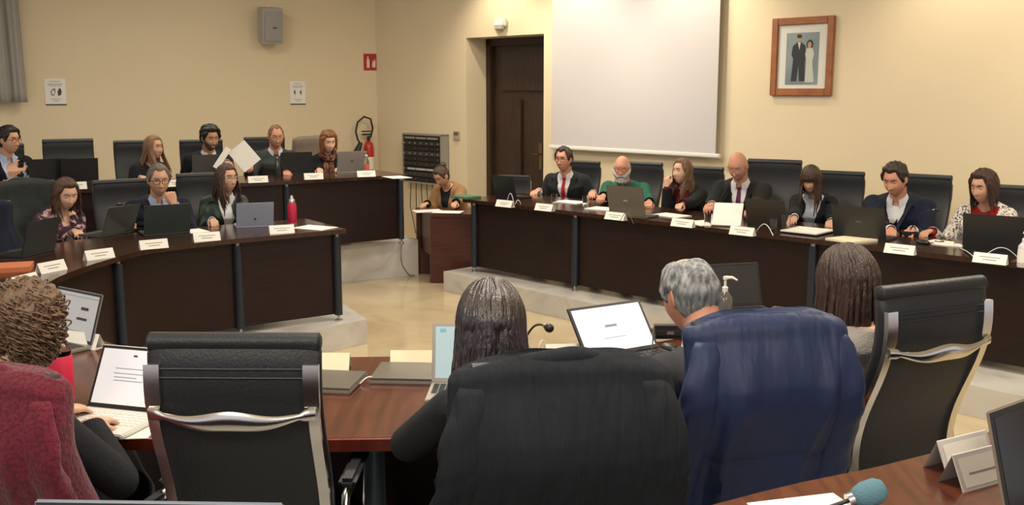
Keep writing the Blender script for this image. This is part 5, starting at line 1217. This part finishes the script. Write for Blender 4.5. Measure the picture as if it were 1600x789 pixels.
# portrait
f0, f1 = wall_at(1210, 28), wall_at(1301, 150); fw = V((f1.x - f0.x, f1.y - f0.y, 0)).length; zt_, zb_ = wall_at(1255, 27).z, wall_at(1255, 149.5).z; fh = zt_ - zb_
t = wall_thing('picture_frame', 'brown wooden framed portrait of a standing couple on the wall', 'picture', (f0.x - wn.x * .002, f0.y - wn.y * .002, zb_), rzr())
FW_ = ramp_mat('frame_wood', [(.3, (.26, .090, .028)), (.7, (.36, .14, .05))], .35, 12, distort=.5)
mb = MB(); b_ = fw * .105
for c, d in (((b_ / 2, -.02, fh / 2), (b_, .035, fh)), ((fw - b_ / 2, -.02, fh / 2), (b_, .035, fh)), ((fw / 2, -.02, b_ / 2), (fw - 2 * b_, .033, b_)), ((fw / 2, -.02, fh - b_ / 2), (fw - 2 * b_, .033, b_))): mb.box(c, d, bev=.006)
mb.build('frame', FW_, t)
mb = MB(); mb.box((fw / 2, -.010, fh / 2), (fw - b_ * 1.6, .01, fh - b_ * 1.6)); mb.build('mount', mat('mount_card', (.66, .66, .60), .8), t, smooth=None)
pw, ph = fw * .52, fh * .66
ph_o = MB(); ph_o.box((fw / 2, -.017, fh * .475), (pw, .004, ph)); pho = ph_o.build('photo', ramp_mat('photo_backdrop', [(.2, (.10, .13, .14)), (.5, (.20, .25, .26)), (.8, (.40, .45, .46))], .4, 1.6, detail=1), t, smooth=None)
def fig(pts, m, nm, off=-.0205):
    pts = [(x * 1.22, -.46 + (z + .46) * 1.12) for x, z in pts]
    mb = MB(); n = len(pts); vs = [(fw / 2 + x * pw, off, fh * .475 + z * ph) for x, z in pts] + [(fw / 2 + x * pw, -.018, fh * .475 + z * ph) for x, z in pts]
    mb.add(vs, [tuple(range(n)), tuple(range(2 * n - 1, n - 1, -1))] + [(i, (i + 1) % n, n + (i + 1) % n, n + i) for i in range(n)]); mb.build(nm, m, pho, smooth=None)
def oval(cx, cz, a, b, n=14): return [(cx + a * math.cos(2 * PI * i / n), cz + b * math.sin(2 * PI * i / n)) for i in range(n)]
DK = mat('print_dark', (.02, .022, .028), .6); PL = mat('print_pale', (.50, .52, .46), .6); SKP = mat('print_skin', (.42, .27, .19), .6); DH_ = mat('print_hair', (.04, .025, .02), .6)
fig([(-.26, -.44), (-.22, -.05), (-.27, .02), (-.24, .17), (-.12, .24), (-.04, .24), (.08, .17), (.10, -.05), (.08, -.10), (.09, -.44), (-.05, -.44), (-.08, -.15), (-.12, -.44)], DK, 'dark_suit'); fig([(-.12, .235), (-.04, .235), (-.07, .10)], PL, 'shirt', -.021); fig(oval(-.08, .30, .055, .055), SKP, 'face'); fig(oval(-.08, .335, .062, .036), DH_, 'hair', -.0215)
fig([(.10, -.46), (.12, -.10), (.08, .03), (.13, .13), (.26, .13), (.31, .03), (.27, -.10), (.33, -.46)], PL, 'pale_dress', -.0212); fig(oval(.19, .19, .085, .085), DH_, 'hair', -.0208); fig(oval(.185, .18, .048, .055), SKP, 'face', -.0216)
# emergency lamp above the door
p = wall_at(785, 38); t = wall_thing('emergency_light', 'small white emergency light above the dark door', 'light', (p.x, p.y, p.z), rzr())
mb = MB(); mb.box((0, -.035, .02), (.20, .07, .10), bev=.015); mb.build('housing', WPL, t); mb = MB(); mb.box((0, -.055, -.045), (.15, .05, .05), bev=.012); mb.build('diffuser', mat('diffuser_grey', (.45, .40, .32), .4), t)
# thermostat
p = wall_at(714.5, 212); t = wall_thing('thermostat', 'small beige wall control left of the door recess', 'thermostat', (p.x, p.y, p.z), rzr())
mb = MB(); mb.box((0, -.012, 0), (.115, .024, .12), bev=.006); mb.build('plate', mat('beige_plastic', (.42, .36, .24), .5), t); mb = MB(); mb.box((0, -.026, .028), (.09, .004, .04)); mb.build('display', mat('lcd', (.10, .11, .07), .3), t, smooth=None)
# equipment rack
r0_, r1_ = wall_at(628, 208, .14), wall_at(690, 286, .14); rw = V((r1_.x - r0_.x, r1_.y - r0_.y, 0)).length; zt_, zb_ = r0_.z, wall_at(660, 287, .14).z; rh = zt_ - zb_
t = wall_thing('equipment_rack', 'black wall-mounted audio rack above the clerk at the side desk', 'rack', (r0_.x, r0_.y, zb_), rzr())
RS = mat('rack_grey', (.30, .29, .27), .5, .2); mb = MB()
for x in (.012, rw - .012): mb.box((x, .07, rh / 2), (.024, .14, rh))
mb.box((rw / 2, .07, rh - .01), (rw, .14, .02)); mb.box((rw / 2, .07, .01), (rw, .14, .02)); mb.box((rw / 2, .135, rh / 2), (rw, .01, rh)); mb.build('cabinet', RS, t, smooth=None)
nu_ = 9; uh = (rh - .04) / nu_; FACEC = [(.012,) * 3, (.02, .022, .026), (.010,) * 3, (.035, .038, .045), (.012,) * 3, (.02,) * 3, (.12, .12, .12), (.015,) * 3, (.01,) * 3]
for k_ in range(nu_):
    z = rh - .02 - uh * (k_ + .5); mb = MB(); mb.box((rw / 2, .06, z), (rw - .06, .12, uh * .9), bev=.003); u_ = mb.build('rack_unit', mat('rack_face_%d' % (k_ % 4), FACEC[k_ % 4], .35, .3), t)
    for c_ in range(7 if k_ % 2 else 4):
        mb = MB(); x = .06 + (rw - .12) * c_ / (6 if k_ % 2 else 3); mb.cyl((x, .0, z), (x, -.012, z), uh * .18, n=10); mb.build('knob', STEEL if k_ in (1, 3, 6) else GREYL, u_)
mb = MB(); mb.box((rw / 2, -.004, rh - .02 - uh * 6.5), (rw * .72, .006, uh * .35)); mb.build('label_strip', mat('strip_grey', (.5, .52, .52), .4), t, smooth=None)
mb = MB(); mb.box((rw / 2, -.004, rh - .02 - uh * .5), (rw * .85, .006, uh * .35)); mb.build('vent_strip', RS, t, smooth=None)
for k_ in range(5):
    mb = MB(); x = .10 + rw * .7 * k_ / 5; mb.tube([(x, .07, .02), (x - .01, .07, -.12), (x + .02 * (k_ - 2), .08, -.35), (x + .03 * (2 - k_), .1, -.75), (x, .12, -1.05)], .006, 6); mb.build('cable', PLAST, t, smooth=80)
# extinguisher on the left wall by the corner
p = lwall_at(577, 262, .12); t = thing('fire_extinguisher', 'red fire extinguisher with black hose by the wall corner', 'fire extinguisher', (p.x, p.y, p.z - .12), lrz); t.scale = (1.12,) * 3
RX = mat('extinguisher_red', (.50, .03, .02), .3); mb = MB(); mb.lathe([(.055, -.12), (.065, -.10), (.065, .36), (.055, .42), (.02, .46)], n=24); mb.build('cylinder', RX, t, smooth=50)
mb = MB(); mb.lathe([(.066, .05), (.066, .25)], n=24); mb.build('label', WHITE, t, smooth=50)
mb = MB(); mb.lathe([(.02, .46), (.025, .48), (.02, .52)], n=12); mb.box((-.02, 0, .54), (.13, .02, .02)); mb.box((-.03, 0, .58), (.12, .02, .015), rz=.0); mb.build('valve', PLAST, t)
mb = MB(); mb.tube([(.02, -.02, .50), (.05, -.03, .62), (.02, -.04, .74), (-.07, -.05, .77), (-.16, -.06, .70), (-.19, -.07, .58), (-.17, -.08, .48), (-.13, -.08, .42)], .013, 8); mb.build('hose', PLAST, t, smooth=80)
mb = MB(); mb.tube([(-.13, -.08, .44), (-.19, -.09, .32), (-.27, -.10, .10)], [.035, .060, .080], 12, flat=.7); mb.build('horn', PLAST, t, smooth=60)
# fire sign, posters
def board(name, label, cat, a, b_, m, z0, z1, rz=None, th=.004):
    w_ = V((b_.x - a.x, b_.y - a.y, 0)).length; t = thing(name, label, cat, (a.x - ln.x * .003, a.y - ln.y * .003, z0), lrz); mb = MB(); mb.box((w_ / 2, -th / 2, (z1 - z0) / 2), (w_, th, z1 - z0)); mb.build('sheet' if m is WHITE else 'panel', m, t, smooth=None); return t, w_, z1 - z0
def mark(t, nm, x, z, w_, h_, m, y=-.0055): mb = MB(); mb.box((x, y, z), (w_, .002, h_)); return mb.build(nm, m, t, smooth=None)
def markp(t, nm, pts, m, y=-.0065):
    mb = MB(); n = len(pts); mb.add([(x, y, z) for x, z in pts] + [(x, y + .002, z) for x, z in pts], [tuple(range(n)), tuple(range(2 * n - 1, n - 1, -1))] + [(i, (i + 1) % n, n + (i + 1) % n, n + i) for i in range(n)]); return mb.build(nm, m, t, smooth=None)
a, b_ = lwall_at(568, 97), lwall_at(589.5, 97)
t, w_, h_ = board('fire_sign', 'red fire equipment sign with white symbols in the wall corner', 'sign', a, b_, mat('sign_red', (.42, .018, .012), .5), lwall_at(579, 110).z, lwall_at(579, 84).z)
SW = mat('sign_white', (.80, .62, .55), .6)
markp(t, 'extinguisher_symbol', [(w_ * .22, h_ * .15), (w_ * .42, h_ * .15), (w_ * .42, h_ * .62), (w_ * .35, h_ * .70), (w_ * .35, h_ * .85), (w_ * .25, h_ * .80), (w_ * .28, h_ * .70), (w_ * .22, h_ * .62)], SW)
markp(t, 'flame_symbol', [(w_ * .62, h_ * .18), (w_ * .84, h_ * .18), (w_ * .86, h_ * .5), (w_ * .82, h_ * .72), (w_ * .74, h_ * .52), (w_ * .66, h_ * .60), (w_ * .60, h_ * .35)], SW)
mark(t, 'divider', w_ * .52, h_ * .5, w_ * .03, h_ * .75, mat('sign_red_dark', (.25, .01, .008), .5))
FI = mat('faint_ink', (.28, .27, .27), .8)
for (x0, x1, y0, y1, lb, kind) in ((70, 103, 123, 165, 'white notice with two hand symbols on the wall, above the empty chair', 0), (453, 477, 127, 164, 'white notice with two dark arrows on the wall, below the loudspeaker', 1)):
    a, b_ = lwall_at(x0, 144), lwall_at(x1, 144); xm = (x0 + x1) / 2
    t, w_, h_ = board('notice', lb, 'notice', a, b_, WHITE, lwall_at(xm, y1).z, lwall_at(xm, y0).z)
    mark(t, 'bottom_band', w_ / 2, h_ * .035, w_, h_ * .05, INK)
    for i, (z, ww) in enumerate(((.90, .5), (.80, .72), (.74, .6), (.24, .5), (.17, .3))): mark(t, 'text_line', w_ * .5, h_ * z, w_ * ww, h_ * .018, FI)
    if kind == 0:
        markp(t, 'hand_symbol', [(w_ * x, h_ * z) for x, z in ((.30, .38), (.42, .36), (.50, .50), (.52, .60), (.46, .66), (.36, .62), (.26, .52))], FI); markp(t, 'hand_symbol', [(w_ * x, h_ * z) for x, z in ((.62, .36), (.76, .40), (.80, .54), (.74, .66), (.66, .62), (.60, .50))], INK)
        markp(t, 'palm', [(w_ * x, h_ * z) for x, z in ((.34, .42), (.42, .42), (.46, .52), (.40, .58), (.33, .52))], WHITE, -.008)
    else:
        for cx in (.30, .70): markp(t, 'arrow_symbol', [(w_ * (cx + x), h_ * z) for x, z in ((-.07, .50), (.0, .66), (.07, .50), (.03, .50), (.0, .38), (-.03, .50))], INK)
# loudspeaker
p = lwall_at(421, 40, .22); t = thing('wall_speaker', 'grey white loudspeaker on a wall bracket, upper left', 'speaker', (p.x, p.y, p.z), lrz)
SG = mat('speaker_grey', (.40, .38, .33), .5); MM = Matrix.Rotation(math.radians(8), 4, 'X') @ Matrix.Rotation(math.radians(14), 4, 'Z')
mb = MB(); mb.M = MM; rings = []
for z, a, c in ((-.24, .13, .09), (-.225, .145, .10), (.20, .15, .115), (.24, .135, .10)): rings.append([(-a, -c, z), (a * 1.0, -c, z), (a * .8, c, z), (-a * .8, c, z)])
mb.loft(rings); mb.build('cabinet', SG, t, smooth=30)
mb = MB(); mb.M = MM; mb.box((0, -.118, .0), (.25, .012, .40), bev=.01); mb.build('grille', ramp_mat('grille_grey', [(.3, (.27, .27, .27)), (.6, (.36, .36, .36))], .6, 200, detail=0), t)
mb = MB(); mb.M = MM; mb.box((.02, -.126, -.02), (.055, .004, .018)); mb.build('badge', INK, t, smooth=None)
mb = MB(); mb.box((0, .17, .10), (.06, .10, .08)); mb.tube([(0, .20, .12), (0, .10, .22), (.0, .0, .25)], .014, 8); mb.build('bracket', WPL, t)
# curtain, upper left
c0, c1 = lwall_at(-30, 80, .20), lwall_at(37, 80, .20); L_ = V((c1.x - c0.x, c1.y - c0.y, 0)).length; zc = lwall_at(20, 160, .2).z
t = thing('curtain', 'pale grey curtain with deep folds, upper left corner', 'curtain', (c0.x, c0.y, zc), lrz)
mb = MB(); rows = []; N = 80
for j in range(14):
    z = (ZC - .02 - zc) * j / 13; sh = 1 - .06 * j / 13; rows.append([(L_ * (i / N) * sh, -.03 * math.sin(i / N * L_ * 36 + .3 * math.sin(z * 2)) - .012 * math.sin(i / N * L_ * 80), z) for i in range(N + 1)])
mb.add([p_ for r_ in rows for p_ in r_], [(j * (N + 1) + i, j * (N + 1) + i + 1, (j + 1) * (N + 1) + i + 1, (j + 1) * (N + 1) + i) for j in range(13) for i in range(N)])
o = mb.build('fabric', cloth('curtain_grey', (.36, .34, .31), .9), t, smooth=80); sm = o.modifiers.new('thickness', 'SOLIDIFY'); sm.thickness = .006
mb = MB(); mb.tube([(0, .03, 1.2), (L_, .03, 1.2)], .012, 8); 
mb = MB(); mb.tube([(-.05, 0, ZC - zc - .035), (L_ + .05, 0, ZC - zc - .035)], .014, 8); mb.build('rod', STEEL, t)
# ceiling lamps (fittings of the lights; the last two are added foreground fill)
for x, y in LAMPS:
    t = thing('ceiling_light', 'unseen square ceiling light panel', 'light', (x, y, ZC), 0, 'ceiling light panels')
    mb = MB()
    for c, d in (((0, .6, -.02), (1.24, .05, .04)), ((0, -.6, -.02), (1.24, .05, .04)), ((.6, 0, -.02), (.05, 1.15, .04)), ((-.6, 0, -.02), (.05, 1.15, .04))): mb.box(c, d)
    mb.build('frame', WPL, t, smooth=None)
# ------------------------------------------------------------------ light
w = bpy.data.worlds.new('world'); SC.world = w; w.use_nodes = True
w.node_tree.nodes['Background'].inputs[0].default_value = (.95, .93, 1.0, 1); w.node_tree.nodes['Background'].inputs[1].default_value = WORLD
def area(name, loc, size, power, col=(1, .90, .76), rot=(0, 0, 0), sy=None):
    l = bpy.data.lights.new(name, 'AREA'); l.size = size; l.energy = power; l.color = col
    if sy: l.shape = 'RECTANGLE'; l.size_y = sy
    o = bpy.data.objects.new(name, l); COL.objects.link(o); o.location = loc; o.rotation_euler = rot; return o
SC.view_settings.view_transform = 'Standard'; SC.view_settings.look = 'None'; SC.view_settings.gamma = 1; SC.view_settings.use_curve_mapping = False
SC.view_settings.exposure = EXPO
def spot(name, loc, tgt, power, ang=70, blend=.8, col=(1, .86, .66), r=.06):
    l = bpy.data.lights.new(name, 'SPOT'); l.energy = power; l.spot_size = math.radians(ang); l.spot_blend = blend; l.color = col; l.shadow_soft_size = r
    o = bpy.data.objects.new(name, l); COL.objects.link(o); o.location = loc; o.rotation_euler = (V(tgt) - V(loc)).to_track_quat('-Z', 'Y').to_euler(); return o
for (x, y), q in zip(LAMPS, LP_):
    area('ceiling_lamp', (x, y, ZC - .06), 1.1, PANEL * q, sy=1.1)  # the final pair is invented fill on the near coats and chairs
for k in range(WW_N):
    p = WP + wd * WW_S[k] - wn * .75
    spot('wall_washer', (p.x, p.y, ZC - .05), (p + wn * .75 + V((0, 0, 1.9)))[:], WW_P, 95)
